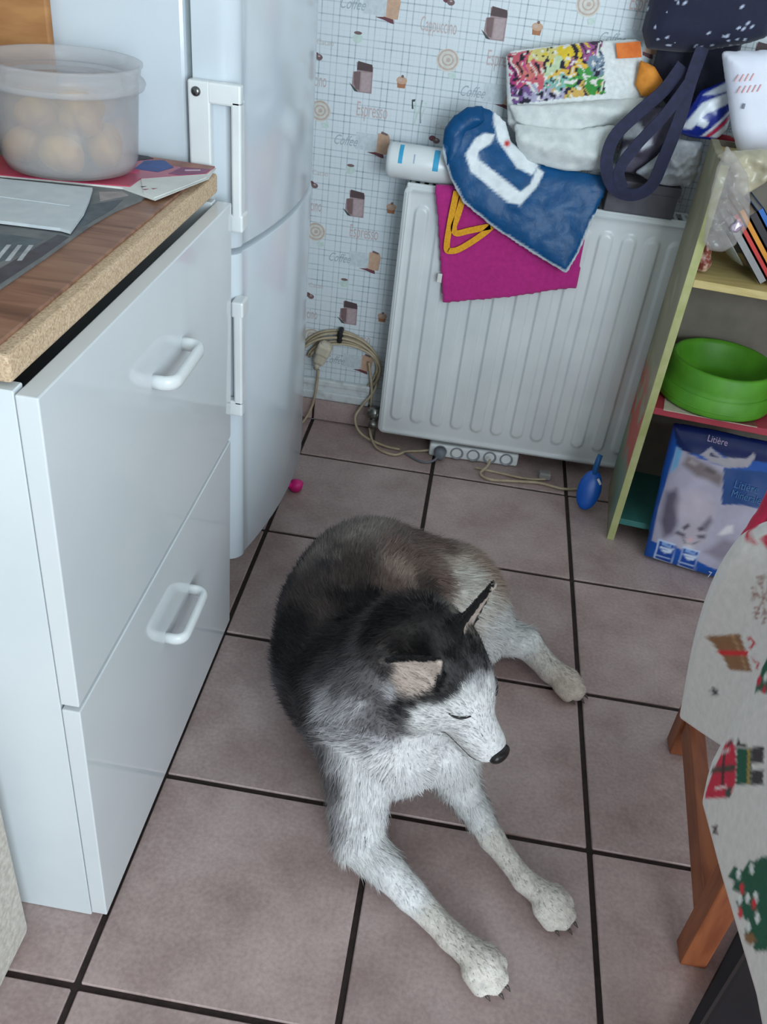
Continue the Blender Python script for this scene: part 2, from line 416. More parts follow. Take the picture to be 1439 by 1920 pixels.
for m in range(-1, 4):
    for n in range(-4, 4):
        dx, dz = m*.2655, n*.2645+m*.1315
        for k, (x, z) in POS.items():
            if -.25 < x+dx < .9 and .16 < z+dz < 1.25: place_print(k, lambda: mot_mesh(k), x+dx, z+dz)
        for s, (x, z), size, xs, sh, c in TXT:
            if -.25 < x+dx < .9 and .16 < z+dz < 1.25: place_print(s, lambda: txt_mesh(s, size, xs, sh, c), x+dx, z+dz)

# ---------------------------------------------------------------- fridge
fr = thing('fridge', 'white fridge freezer with bulging doors beside the drawer cabinet', 'fridge', (-.30, -.31, 0))
FY0, FY1, FYC = -.61, -.012, -.31
class FMB(MB):
    def build(s, *a, **k):
        s.v = [(x+.004-.016*(z-.125), y, z) for x, y, z in s.v]; return super().build(*a, **k)
def fx(y): return .043-(y-FYC)**2/2.2-(1.3*(y+.20)**2 if y > -.20 else 0)
def door_poly(n=30):
    rc = .030; ys = np.linspace(FY0+rc, FY1-.03, n); a = fx(FY0+rc)+.002; e = fx(FY1-.03)
    p = [(-.050, FY0)]+[(a-rc+rc*math.sin(t), FY0+rc-rc*math.cos(t)) for t in np.linspace(0, 1.35, 7)]+[(fx(y), y) for y in ys]
    return p+[(e-.008, FY1-.012), (e-.022, FY1), (-.050, FY1)]
FMB().box(-.60, -.060, FY0+.002, FY1-.002, .045, 1.72, .006, 2).build('cabinet_body', FRIDGE_W, fr)
FMB().box(-.060, -.050, FY0+.012, FY1-.012, .13, 1.71).build('door_seal', mat('grey_door_seal', (150, 160, 164), .6), fr)
FMB().box(-.56, -.075, FY0+.02, FY1-.02, 0, .05).build('plinth', mat('grey_fridge_plinth', (130, 132, 136), .6), fr)
def door(z0, z1):
    mb = FMB(); b = bmesh.new(); vs = [b.verts.new((x, y, z0)) for x, y in door_poly()]; f = b.faces.new(vs)
    r = bmesh.ops.extrude_face_region(b, geom=[f]); bmesh.ops.translate(b, vec=(0, 0, z1-z0), verts=[v for v in r['geom'] if isinstance(v, bmesh.types.BMVert)])
    ed = [e for e in b.edges if abs(e.verts[0].co.z-e.verts[1].co.z) < 1e-6]
    bmesh.ops.bevel(b, geom=ed, offset=.004, segments=2, profile=.5, affect='EDGES'); mb.bm(b, 0, False); mb.sm = [abs(1) == 1 for _ in mb.sm]
    o = mb.build('door', FRIDGE_W, fr); o.data.set_sharp_from_angle(angle=math.radians(30)); return o
lo_d = door(.125, .701); up_d = door(.709, 1.72)
def fridge_handle(parent, z0, z1, flip, screw):
    mb = FMB(); ys, ye = FY0-.016, FY0+.000; zz = lambda t: z0+(z1-z0)*(t if not flip else 1-t)
    def bx(xa, xb, ta, tb, y0=ys, y1=ye, r=.003): a, b = sorted((zz(ta), zz(tb))); mb.box(xa, xb, y0, y1, a, b, r, 2)
    bx(-.053, -.022, .0, 1.0); bx(-.026, .020, .86, 1.0); bx(.006, .020, .10, .90, ys, ye+.006); bx(.003, .022, 0, .13, ys, ye+.018)
    h = mb.build('handle', WHITE_PLASTIC, parent)
    z = zz(.93)
    FMB().lathe([(0, -.003), (.004, -.003), (.0062, -.001), (.0065, .003)], (0, 0, 0), 20).rot(Matrix.Translation((-.041, ys-.001, z)) @ Matrix.Rotation(math.radians(-90), 4, 'X')).build('screw', mat('steel_screw', (120, 122, 124), .25, metal=1), h, label='round steel screw') if screw else None
fridge_handle(up_d, .742, .938, False, True); fridge_handle(lo_d, .440, .636, True, False)

# ---------------------------------------------------------------- drawer cabinet
cb = thing('drawer_cabinet', 'glossy white drawer cabinet under the chipboard worktop', 'cabinet', (-.31, -.946, 0))
c_ = MB(); c_.box(-.60, -.018, -1.247, -1.229, 0, .792, .001, 1); c_.box(-.60, -.018, -.664, -.646, 0, .792, .001, 1)
c_.box(-.60, -.018, -1.23, -.663, .03, .048); c_.box(-.60, -.582, -1.23, -.663, .03, .79); c_.box(-.60, -.10, -1.23, -.663, .40, .416)
c_.build('body', WHITE_SATIN, cb)
MB().box(-.12, -.09, -1.228, -.665, .77, .7955).build('rail', WHITE_SATIN, cb)
def drawer(z0, z1, hz):
    d = MB().box(-.016, .005, -1.249, -.645, z0, z1, .0015, 2).build('drawer_front', WHITE_GLOSS, cb)
    y0, y1, X0, X1 = -.982, -.872, .003, .031; r = .014; pts = []
    pts = [(X0, y0, hz), (X1-r, y0, hz)]+[(X1-r+r*math.sin(a), y0+r-r*math.cos(a), hz) for a in np.linspace(.2, 1.5, 5)]
    pts += [(X1-r+r*math.cos(a), y1-r+r*math.sin(a), hz) for a in np.linspace(.05, 1.5, 5)]+[(X0, y1, hz)]
    mb = MB().tube(pts, .0062, 10)
    mb.v = [(x, y, hz+(z-hz)*1.5) for x, y, z in mb.v]
    mb.build('handle', WHITE_PLASTIC, d, label='white bow handle')
drawer(.412, .790, .676); drawer(.010, .404, .272)

def wood_lam():
    t = NT('brown_wood_laminate'); co = t.add('ShaderNodeNewGeometry').outputs['Position']
    mp = t.add('ShaderNodeMapping'); mp.inputs['Scale'].default_value = (5, 40, 20); mp.inputs['Rotation'].default_value = (0, 0, .12); t.link(co, mp.inputs[0])
    n = t.add('ShaderNodeTexNoise', i_Scale=1.2, i_Detail=6.0, i_Distortion=.6); t.link(mp.outputs[0], n.inputs['Vector'])
    t.link(t.ramp(n.outputs['Fac'], [(.3, lin((98, 62, 46))), (.5, lin((140, 98, 76))), (.7, lin((158, 118, 94)))]), t.b.inputs['Base Color'])
    t.b.inputs['Roughness'].default_value = .4; return t.m
def chip():
    t = NT('raw_chipboard_edge'); co = t.add('ShaderNodeNewGeometry').outputs['Position']
    n = t.add('ShaderNodeTexVoronoi', i_Scale=520.0); n2 = t.add('ShaderNodeTexNoise', i_Scale=420.0, i_Detail=4.0)
    t.link(co, n.inputs['Vector']); t.link(co, n2.inputs['Vector'])
    a = t.ramp(n.outputs['Color'], [(0, lin((176, 146, 116))), (.5, lin((204, 176, 146))), (1, lin((222, 198, 170)))])
    b = t.ramp(n2.outputs['Fac'], [(.3, (.84, .80, .76, 1)), (.6, (1.03, 1.03, 1.03, 1))])
    t.link(t.mix(.8, a, b, 'MULTIPLY'), t.b.inputs['Base Color']); t.b.inputs['Roughness'].default_value = .9
    bp = t.add('ShaderNodeBump', i_Strength=.5, i_Distance=.002); t.link(n2.outputs['Fac'], bp.inputs['Height']); t.link(bp.outputs[0], t.b.inputs['Normal'])
    return t.m
LAM, CHIP = wood_lam(), chip()
wt = thing('worktop', 'brown wood-look worktop with bare chipboard edge', 'worktop', (-.31, -.935, .7965))
MB().box(-.625, -.020, -1.243, -.628, .7965, .8225, .003, 2).build('chipboard_core', CHIP, wt, label='raw speckled chipboard edge')
ws = MB().box(-.625, -.034, -1.232, -.628, .8225, .8265, .0015, 2); ws.build('laminate_top', LAM, wt, label='brown wood-grain laminate surface')
WT = .8265

# ---------------------------------------------------------------- radiator
RADW = mat('white_radiator_enamel', (222, 226, 227), .32, (212, 217, 219), 9, bump=.03, bscale=400)
rd = thing('radiator', 'white ribbed panel radiator on the wallpapered wall', 'radiator', (.49, .13, .04))
RA0, RA1, RZ0, RZ1, RY = .183, .800, .046, .655, .085
def rrect(x0, x1, z0, z1, r, n=6):
    p = []
    for cx, cz, a in ((x1-r, z1-r, 0), (x0+r, z1-r, 90), (x0+r, z0+r, 180), (x1-r, z0+r, 270)):
        p += [(cx+r*math.cos(math.radians(a+90*k/n)), cz+r*math.sin(math.radians(a+90*k/n))) for k in range(n+1)]
    return p
def radiator_front():
    nx, nz = 309, 130; xs = np.linspace(RA0+.010, RA1-.010, nx); zs = np.linspace(RZ0+.010, RZ1-.010, nz); Xg, Zg = np.meshgrid(xs, zs, indexing='ij')
    h = np.zeros_like(Xg)
    for k in range(12):
        cx = .226+.05*k; dx = np.abs(Xg-cx); zc = np.clip(Zg, .105, .600); d = np.hypot(dx, Zg-zc)-.0145
        h = np.maximum(h, np.clip(.5-d/.006, 0, 1))
    h = h*h*(3-2*h)*.0055
    ed = np.minimum.reduce([Xg-xs[0], xs[-1]-Xg, Zg-zs[0], zs[-1]-Zg]); h = h+.003*np.clip(1-ed/.006, 0, 1)
    V = np.stack([Xg, RY-.0008-h, Zg], -1).reshape(-1, 3); i = np.arange(nx*nz).reshape(nx, nz)
    F = np.stack([i[:-1, :-1], i[1:, :-1], i[1:, 1:], i[:-1, 1:]], -1).reshape(-1, 4)
    mb = MB(); mb.add(V, F, 0, True)
    out = rrect(RA0, RA1, RZ0, RZ1, .016); inn = rrect(RA0+.006, RA1-.006, RZ0+.006, RZ1-.006, .012); n = len(out)
    v = [(a, RY+.010, b) for a, b in out]+[(a, RY+.001, b) for a, b in out]+[(a, RY-.003, b) for a, b in inn]+[(a, RY-.0005, b) for a, b in rrect(RA0+.013, RA1-.013, RZ0+.013, RZ1-.013, .008)]
    f = []
    for L in range(3): f += [(L*n+k, L*n+(k+1) % n, (L+1)*n+(k+1) % n, (L+1)*n+k) for k in range(n)]
    f.append(tuple(range(n)))
    mb.add(v, f, 0, True); return mb
o = radiator_front().build('front_panel', RADW, rd); o.data.set_sharp_from_angle(angle=math.radians(50))
MB().box(RA0+.006, RA1-.006, .148, .160, RZ0, RZ1, .006, 2).build('rear_panel', RADW, rd)
MB().box(RA0+.002, RA0+.006, RY+.006, .156, RZ0+.02, RZ1-.004, .001, 1).build('side_cover', RADW, rd)
MB().box(RA1-.006, RA1-.002, RY+.006, .156, RZ0+.02, RZ1-.004, .001, 1).build('side_cover', RADW, rd)
gr = MB()
for k in range(31): gr.box(RA0+.01+k*.0195, RA0+.019+k*.0195, RY+.006, .156, RZ1-.006, RZ1+.004, .001, 1)
gr.box(RA0+.004, RA1-.004, RY+.003, RY+.012, RZ1-.010, RZ1+.005, .002, 1); gr.box(RA0+.004, RA1-.004, .148, .158, RZ1-.010, RZ1+.005, .002, 1)
gr.build('top_grille', RADW, rd)
vl = MB().tube([(.168, .120, .0), (.168, .120, .075)], .008, 12); vl.tube([(.150, .120, .075), (.195, .120, .075)], .011, 12); vl.tube([(.168, .120, .062), (.168, .120, .092)], .013, 12)
vl.tube([(.168, .120, .060), (.168, .085, .060)], .010, 12)
vl.build('valve', mat('worn_chrome_valve', (165, 165, 160), .3, (110, 105, 98), 60, metal=.8), rd, label='worn chrome valve')
for x in (.30, .68): MB().box(x-.012, x+.012, .158, WY, .35, .60, .002, 1).build('bracket', RADW, rd)
# ---------------------------------------------------------------- things on the worktop
def tub_mat():
    t = NT('cloudy_clear_plastic'); t.b.inputs['Base Color'].default_value = (.88, .86, .86, 1); t.b.inputs['Roughness'].default_value = .22
    t.b.inputs['Transmission Weight'].default_value = .55; t.b.inputs['IOR'].default_value = 1.25
    tr = t.add('ShaderNodeBsdfTransparent'); tr.inputs[0].default_value = (.93, .94, .96, 1); mx = t.add('ShaderNodeMixShader'); mx.inputs[0].default_value = .56
    t.link(t.b.outputs[0], mx.inputs[1]); t.link(tr.outputs[0], mx.inputs[2]); t.link(mx.outputs[0], t.n['Material Output'].inputs[0]); return t.m
TUB = tub_mat(); TC = (-.185, -.728, WT+.0075)
tb = thing('plastic_tub', 'cloudy clear round plastic tub on the worktop', 'tub', TC)
MB().lathe([(0, 0), (.070, 0), (.079, .003), (.084, .014), (.0895, .104), (.0885, .104), (.083, .015), (.078, .006), (.070, .003), (0, .003)], TC, 56).build('tub_wall', TUB, tb)
MB().lathe([(.0890, .098), (.0965, .099), (.0985, .104), (.0965, .108), (.0915, .110), (.0930, .122), (.0955, .124), (.0955, .127), (.0925, .1275), (.0905, .123), (.0885, .108), (.0885, .100), (.0890, .098)], TC, 56).build('tub_rim', TUB, tb, label='ridged rim without a lid')
POT = mat('yellow_potato_skin', (206, 158, 82), .6, (158, 106, 60), 30, bump=.2, bscale=90)
def potato(x, y, z, rx, ry, rz, a, s):
    b = bmesh.new(); bmesh.ops.create_icosphere(b, subdivisions=3, radius=1)
    for v in b.verts:
        k = 1+.22*float(vnoise(np.array(v.co[:])*1.3+s*7.1)); v.co = Vector((v.co.x*rx*k, v.co.y*ry*k, v.co.z*rz*k))
    return MB().bm(b, 0, True, Matrix.Translation((TC[0]+x, TC[1]+y, TC[2]+z)) @ Matrix.Rotation(a, 4, 'Z'))
for k, (x, y, z, rx, ry, rz, a) in enumerate([(-.045, -.025, .026, .030, .023, .0215, .4), (.010, -.048, .026, .033, .022, .0215, -.3), (.046, -.002, .026, .023, .030, .0215, .2), (-.012, .022, .027, .030, .024, .0225, 1.0), (-.050, .034, .025, .024, .021, .020, 0), (.030, .045, .026, .028, .021, .0215, 2.4), (-.030, -.020, .064, .030, .024, .0195, .8), (.026, -.022, .065, .030, .023, .020, -.5), (.002, .030, .066, .032, .024, .020, .3)]):
    potato(x, y, z, rx, ry, rz, a, k).build('potato', POT, label='pale yellow potato heaped in the cloudy plastic tub', cat='potato', group='potatoes in the plastic tub')

def page_mat(name, stops, scale, rough=.4):
    t = NT(name); co = t.add('ShaderNodeTexCoord').outputs['Object']; n = t.add('ShaderNodeTexNoise', i_Scale=scale, i_Detail=2.0, i_Distortion=1.2); t.link(co, n.inputs['Vector'])
    t.link(t.ramp(n.outputs['Fac'], [(p, lin(c)) for p, c in stops]), t.b.inputs['Base Color']); t.b.inputs['Roughness'].default_value = rough; return t.m
PAPER = mat('white_paper', (226, 226, 222), .7, scale=20)
def sheet_grid(poly, z, th, wob=.0, seed=0, n=26, res=None, layers=None, base=(200, 200, 200), lift=None):
    """thin paper whose outline is poly in XY"""
    def bend(u, v):
        b = wob*(vnoise(np.stack([u*14, v*14, np.full_like(u, seed*1.7)], -1))+.35)
        return b+(lift(u, v) if lift else 0)
    return pillow(poly, ((0, 0, z), X3, Y3), th, .003, res=res or .0045, bend=bend, colorfn=(lambda V: paint(V[:, :2], base, layers or [], .002)))
VPAPER = vmat('printed_paper', .5, .10, 90, .05)
VGLOSSP = vmat('glossy_magazine_cover', .22, .05, 60, .0)
# grey newspaper spread under the tub
def inks(parent, frame, items, lift):
    for k, (c, poly) in enumerate(items):
        MB().prism(poly, (frame[0], X3, Y3), .0002+lift*k).build('print', ink(c), parent)
_ink = {}
def ink(c):
    if c not in _ink: _ink[c] = mat('ink_%02x%02x%02x' % c, c, .5, tuple(int(v*.82) for v in c), 60)
    return _ink[c]
np_ = thing('newspaper', 'dark grey printed newspaper spread beneath the tub', 'newspaper', (-.22, -.92, WT))
MB().prism([(-.50, -.66), (-.075, -.660), (-.063, -.809), (-.075, -.859), (-.081, -.92), (-.082, -1.037), (-.085, -1.13), (-.10, -1.215), (-.52, -1.215)], ((0, 0, WT+.0002), X3, Y3), .0028).build('paper_sheet', mat('newsprint_grey', (126, 128, 128), .6, (96, 100, 104), 22), np_)
N0 = (0, 0, WT+.0030)
it = [((72, 74, 84), [(-.114, -1.15), (-.106, -1.082), (-.100, -1.002), (-.098, -.969), (-.084, -.972), (-.0845, -1.037), (-.088, -1.118), (-.094, -1.16)]), ((88, 104, 112), [(-.32, -1.075), (-.115, -1.075), (-.104, -.99), (-.32, -.99)]), ((92, 94, 98), [(-.30, -.805), (-.20, -.805), (-.19, -.83), (-.30, -.85)]), ((168, 160, 158), [(-.118, -.806), (-.094, -.79), (-.082, -.802), (-.103, -.839)]), ((84, 96, 104), [(-.110, -.86), (-.082, -.82), (-.0785, -.86), (-.084, -.93), (-.100, -.93)])]
for k in range(9):
    x = -.107-.010*k; it.append(((196, 200, 204), [(x-.003, -1.012-.004*k), (x+.001, -1.010-.004*k), (x+.010, -1.055-.0045*k), (x+.006, -1.057-.0045*k)]))
inks(np_, (N0,), it, .00004)
ev = thing('envelope', 'blank white paper lying on the newspaper', 'paper', (-.25, -.9, WT+.0045))
MB().prism([(-.40, -.826), (-.224, -.822), (-.125, -.808), (-.110, -.855), (-.097, -.902), (-.085, -.966), (-.098, -.962), (-.151, -.965), (-.40, -.985)], ((0, 0, WT+.0045), X3, Y3), .0035).build('paper_sheet', mat('white_envelope_paper', (204, 210, 214), .6, (192, 200, 206), 40, bump=.2, bscale=60), ev)
MB().prism([(-.40, -.893), (-.12, -.884), (-.12, -.887), (-.40, -.897)], ((0, 0, WT+.0080), X3, Y3), .0006).build('crease', bpy.data.materials['white_envelope_paper'], ev)
mg = thing('magazine', 'colourful glossy magazine tucked under the tub by the fridge', 'magazine', (-.09, -.71, WT+.0032))
mag = [(-.285, -.655), (-.142, -.632), (-.022, -.634), (-.016, -.690), (-.030, -.745), (-.047, -.808), (-.095, -.782), (-.134, -.786), (-.28, -.81)]
MB().prism([(x-.002, y) for x, y in mag], ((0, 0, WT+.0032), X3, Y3), .0022).build('page_block', PAPER, mg)
MB().prism([(x+.002 if x > -.06 else x, y-.004 if y < -.8 else y) for x, y in mag], ((0, 0, WT+.0042), X3, Y3), .0006).build('page_block', PAPER, mg)
cv_ = MB().prism([(-.285, -.655), (-.142, -.632), (-.022, -.634), (-.023, -.676), (-.062, -.712), (-.090, -.738), (-.090, -.775), (-.134, -.786), (-.28, -.81)], ((0, 0, WT+.0054), X3, Y3), .0014).build('cover', mat('red_magazine_cover', (182, 66, 92), .25, (160, 50, 84), 20), mg, label='red, purple and blue printed cover')
MB().prism([(-.0895, -.737), (-.0615, -.711), (-.0225, -.675), (-.0175, -.690), (-.031, -.745), (-.048, -.806), (-.066, -.793)], ((0, 0, WT+.0055), X3, Y3), .0009).build('curled_page', PAPER, mg)
for k, (c, poly) in enumerate([((170, 112, 96), [(-.10, -.66), (-.11, -.633), (-.022, -.635), (-.022, -.652), (-.06, -.66)]), ((140, 66, 112), [(-.066, -.70), (-.06, -.662), (-.022, -.652), (-.024, -.675), (-.05, -.70)]), ((46, 84, 160), [(-.112, -.700), (-.114, -.655), (-.092, -.640), (-.069, -.668), (-.080, -.700)]), ((24, 24, 36), [(-.150, -.632), (-.117, -.632), (-.107, -.640), (-.122, -.660), (-.150, -.66)]), ((204, 70, 110), [(-.126, -.704), (-.105, -.700), (-.100, -.716), (-.122, -.722)]), ((226, 205, 215), [(-.052, -.672), (-.034, -.662), (-.033, -.666), (-.051, -.677)])]):
    MB().prism(poly, ((0, 0, WT+.0068), X3, Y3), .0002+.00005*k).build('print', ink(c), cv_)
for x, y, cc in ((-.0745, -.770, (60, 66, 60)), (-.068, -.780, (150, 60, 80)), (-.060, -.772, (150, 60, 80))): MB().prism([(x-.004, y), (x, y-.003), (x+.003, y+.004)], ((0, 0, WT+.0064), X3, Y3), .0002).build('print', ink(cc), mg)
TC_lift = .0
br = MB().box(-.52, -.245, -.6285, -.6145, WT, 1.32, .004, 2)
br.rot(Matrix.Translation((0, 0, 0)))
br.build('wooden_board', mat('brown_hardboard', (182, 130, 80), .65, (160, 108, 64), 14, stretch=(1, 1, 4)), label='plain brown board upright against the fridge side', cat='board')
BLUEB = mat('dark_blue_tin', (22, 58, 92), .35, (16, 44, 76), 12)
tn = thing('storage_tin', 'dark blue tin behind the plastic tub', 'tin', (-.345, -.735, WT+.0075))
MB().lathe([(0, 0), (.045, 0), (.047, .002), (.047, .052), (.0455, .054), (0, .054)], (-.345, -.735, WT+.0075), 32).build('tin_body', BLUEB, tn)
MB().lathe([(.0475, .046), (.0485, .047), (.0485, .057), (.047, .059), (0, .059)], (-.345, -.735, WT+.0075), 32).build('lid', BLUEB, tn)
pillow([(-.36, .895), (-.30, .90), (-.292, .935), (-.305, .962), (-.318, .975), (-.34, .965), (-.365, .93)], ((0, -.735, 0), X3, Z3), .022, .03, .005, .8, 40, seed=4).build('plastic_bag', mat('pale_pink_plastic', (214, 200, 208), .3, (188, 180, 192), 40), label='crumpled pale pink bag on the dark blue tin', cat='bag')

# ---------------------------------------------------------------- pile on the radiator
FAB = vmat('bag_fabric', .85, .10, 120, .35, 700, sheen=.2)
PLAS = vmat('woven_plastic_bag', .42, .10, 50, .55, 70, spec=.32)
RT = RZ1+.005
# cosmetics bottle lying on its side
bt = thing('bottle', 'white bottle with blue stripes lying on the radiator', 'bottle', (.215, .112, RT))
bc = (.137, .112, RT+.0365)
MB().lathe([(0, 0), (.028, 0), (.034, .003), (.036, .010), (.036, .150), (.030, .160), (0, .161)], bc, 40, axis='x').build('bottle_body', WHITE_PLASTIC, bt)
bst = mat('bright_blue_print', (60, 170, 214), .35)
def bottle_band(x0, x1, a0, a1):
    v = []; f = []; n = 10
    for k in range(n+1):
        a = math.radians(a0+(a1-a0)*k/n)
        for x in (x0, x1): v.append((bc[0]+x, bc[1]-.0363*math.cos(a), bc[2]+.0363*math.sin(a)))
    f = [(2*k, 2*k+1, 2*k+3, 2*k+2) for k in range(n)]; return MB().add(v, f, 0, True)
bottle_band(.026, .035, 5, 75).build('blue_stripe', bst, bt); bottle_band(.100, .112, -5, 70).build('blue_stripe', bst, bt)
bottle_band(.058, .061, 10, 40).build('blue_stripe', mat('pale_print', (170, 190, 214), .4), bt)
MB().lathe([(0, .161), (.014, .161), (.014, .178), (0, .180)], bc, 24, axis='x').build('cap', WHITE_PLASTIC, bt)
# pink cloth bag hanging over the front
pk = thing('cloth_bag', 'magenta cloth bag with yellow handles hanging over the radiator', 'bag', (.43, .07, .41))
pink = [(.245, .672), (.35, .672), (.458, .672), (.574, .640), (.580, .60), (.589, .493), (.518, .474), (.45, .453), (.299, .412), (.283, .494), (.262, .60)]
def pbend(u, v): return -.004*np.sin((u-.25)*24)-.012*np.clip(v-.655, 0, 1)/.02
pillow(pink, ((0, .0655, 0), X3, Z3), .0055, .008, .005, .25, 22, bend=pbend, colorfn=lambda V: paint(V[:, :2], (184, 38, 128), [], .006)).build('bag_body', FAB, pk)
YEL = mat('yellow_cotton_tape', (238, 172, 36), .8, (222, 152, 24), 200, bump=.3, bscale=600)
for st in ([(.295, .665), (.291, .598), (.291, .545), (.300, .538), (.322, .547), (.363, .583), (.387, .612)], [(.312, .665), (.305, .617), (.300, .590), (.308, .578), (.333, .587), (.377, .603)]):
    MB().ribbon(spline([(x, .0555, z) for x, z in st], 6), .013, .0025, (0, 1, 0)).build('handle', YEL, pk)
MB().box(.280, .290, .0575, .0605, .463, .483, .0006, 1).build('label_tab', PAPER, pk)
# blue shopping bag
bl = thing('shopping_bag', 'glossy blue shopping bag with white letters over the radiator', 'bag', (.43, .06, .55))
BO, BV = (0, .030, .56), (0, .07, .28)
blue = [(.269, .249), (.293, .27), (.32, .276), (.349, .269), (.374, .252), (.391, .219), (.424, .200), (.455, .185), (.588, .177), (.601, .152), (.589, .097), (.571, .018), (.554, -.026), (.476, .005), (.389, .043), (.312, .087), (.277, .131), (.252, .18), (.251, .221)]
WH = (222, 228, 232)
bluelay = [([(.343, .285), (.384, .262), (.392, .218), (.455, .180), (.445, .160), (.411, .169), (.364, .215), (.348, .25)], WH),
 ([(.302, .181), (.318, .215), (.335, .226), (.355, .226), (.350, .208), (.327, .190), (.330, .175), (.430, .122), (.427, .100), (.406, .100), (.318, .150)], WH), ([(.418, .102), (.430, .098), (.458, .138), (.468, .168), (.453, .175), (.444, .142), (.424, .122)], WH), ((.383, .213, .006), (200, 60, 60))]
rim_ = [(.245, .20), (.277, .131), (.312, .087), (.389, .043), (.476, .005), (.554, -.026), (.571, .018), (.589, .097)]
def blue_col(V):
    c = paint(V[:, :2], (0, 72, 122), bluelay, .002)
    d = np.full(len(V), 9.)
    for a, b in zip(rim_[:-1], rim_[1:]):
        a = np.array(a); e = np.array(b)-a; w = V[:, :2]-a; t = np.clip((w@e)/(e@e), 0, 1); d = np.minimum(d, np.linalg.norm(w-t[:, None]*e, axis=1))
    k = np.clip((.006-d)/.002, 0, 1)[:, None]; return c*(1-k)+np.array(lin((206, 214, 222))[:3])*k
def bbend(u, v): return .014*np.sin((u-.25)*13+v*9)*np.clip((v+.02)/.1, .15, 1)
pillow(blue, (BO, X3, BV), .019, .10, .0045, .40, 30, bend=bbend, seed=2, colorfn=blue_col).build('bag_body', PLAS, bl)
pillow([(.251, .20), (.250, .225), (.265, .252), (.294, .275), (.322, .279), (.330, .25), (.300, .225), (.291, .178), (.268, .155)], (np.array(BO)+np.array([0, -.014, 0]), X3, BV), .013, .025, .0045, .6, 40, seed=31, colorfn=lambda V: paint(V[:, :2], (0, 72, 122), [], .002)).build('folded_top', PLAS, bl)
# folded cotton tote with paint splashes
tt = thing('tote_bag', 'folded white cotton tote with colourful paint-splash print', 'bag', (.50, .12, .72))
TO, TV = (0, .098, .68), (0, .05, .27)
tote = [(.352, .240), (.36, .253), (.528, .290), (.600, .302), (.614, .296), (.640, .197), (.637, .162), (.600, .140), (.50, .110), (.40, .100), (.378, .118), (.368, .163)]
prt = [(.353, .246), (.536, .293), (.561, .198), (.380, .155)]
def tote_col(V):
    c = paint(V[:, :2], (222, 226, 226), [], .002); P2 = V[:, :2]
    inside = psd(P2, prt) < 0; q = np.c_[P2*85, np.zeros(len(P2))]; wq = vnoise(q*.5+2)[:, None]*2.2; q = q+np.c_[wq, -wq, wq*0]
    n1 = vnoise(q); n2 = vnoise(q*1.9+11); n3 = vnoise(q*.35+4)
    e1 = np.array(prt[1])-np.array(prt[0]); e2 = np.array(prt[3])-np.array(prt[0]); ST = np.linalg.solve(np.stack([e1, e2], 1), (P2-np.array(prt[0])).T).T; ST[:, 1] = 1-ST[:, 1]
    ST = ST+np.c_[n1, vnoise(q+31)]*.34
    seeds = [(.05, .6, 186, 62, 128), (.15, .85, 196, 92, 104), (.28, .35, 202, 96, 108), (.08, .12, 118, 84, 140), (.36, .85, 214, 200, 120), (.5, .6, 190, 208, 170), (.66, .85, 222, 190, 52), (.6, .5, 220, 176, 70), (.82, .82, 156, 84, 136), (.97, .9, 60, 40, 62), (.75, .28, 70, 150, 72), (.9, .12, 58, 140, 60), (.5, .3, 130, 180, 170), (.36, .08, 168, 164, 190), (.96, .5, 120, 140, 160), (.72, .05, 204, 166, 90), (.25, .62, 206, 120, 110)]
    sd2 = np.array([x[:2] for x in seeds]); pc = np.array([lin(x[2:])[:3] for x in seeds])[((ST[:, None]-sd2[None])**2).sum(-1).argmin(1)]
    pc = np.where((n2 > .20)[:, None], np.array(lin((38, 34, 52))[:3]), pc); pc = np.where((n2 < -.26)[:, None], np.array(lin((222, 220, 214))[:3]), pc)
    return np.where(inside[:, None], pc, c)
pillow(tote, (TO, X3, TV), .014, .04, .0028, .2, 18, seed=3, colorfn=tote_col, bend=lambda u, v: .004*np.sin(u*30)).build('bag_body', FAB, tt)
COT = mat('natural_white_cotton', (222, 226, 224), .9, (206, 212, 212), 60, bump=.4, bscale=500, sheen=.2)
roll = [(.372, .158), (.45, .168), (.559, .190), (.637, .204), (.641, .168), (.600, .148), (.52, .128), (.43, .122), (.392, .128)]
pillow(roll, (np.array(TO)+np.array([0, -.022, 0]), X3, TV), .019, .028, .005, .5, 26, seed=5, bend=lambda u, v: .006*np.sin(v*120)).build('upper_fold', COT, tt)
roll2 = [(.390, .126), (.43, .128), (.52, .132), (.590, .150), (.606, .12), (.590, .062), (.51, .050), (.43, .060), (.402, .088)]
pillow(roll2, (np.array(TO)+np.array([0, -.030, 0]), X3, TV), .020, .030, .005, .6, 28, seed=8, bend=lambda u, v: .007*np.sin(v*110+u*8)).build('lower_fold', COT, tt)
lab = [(.561, .291), (.607, .300), (.616, .273), (.570, .265)]
MB().prism(lab, (tuple(np.array(TO)+np.array([0, -.0155, 0])), X3, tuple(np.array(TV)/np.linalg.norm(TV))), .003).build('orange_patch', mat('orange_felt', (226, 124, 58), .85, (210, 104, 40), 60), tt)
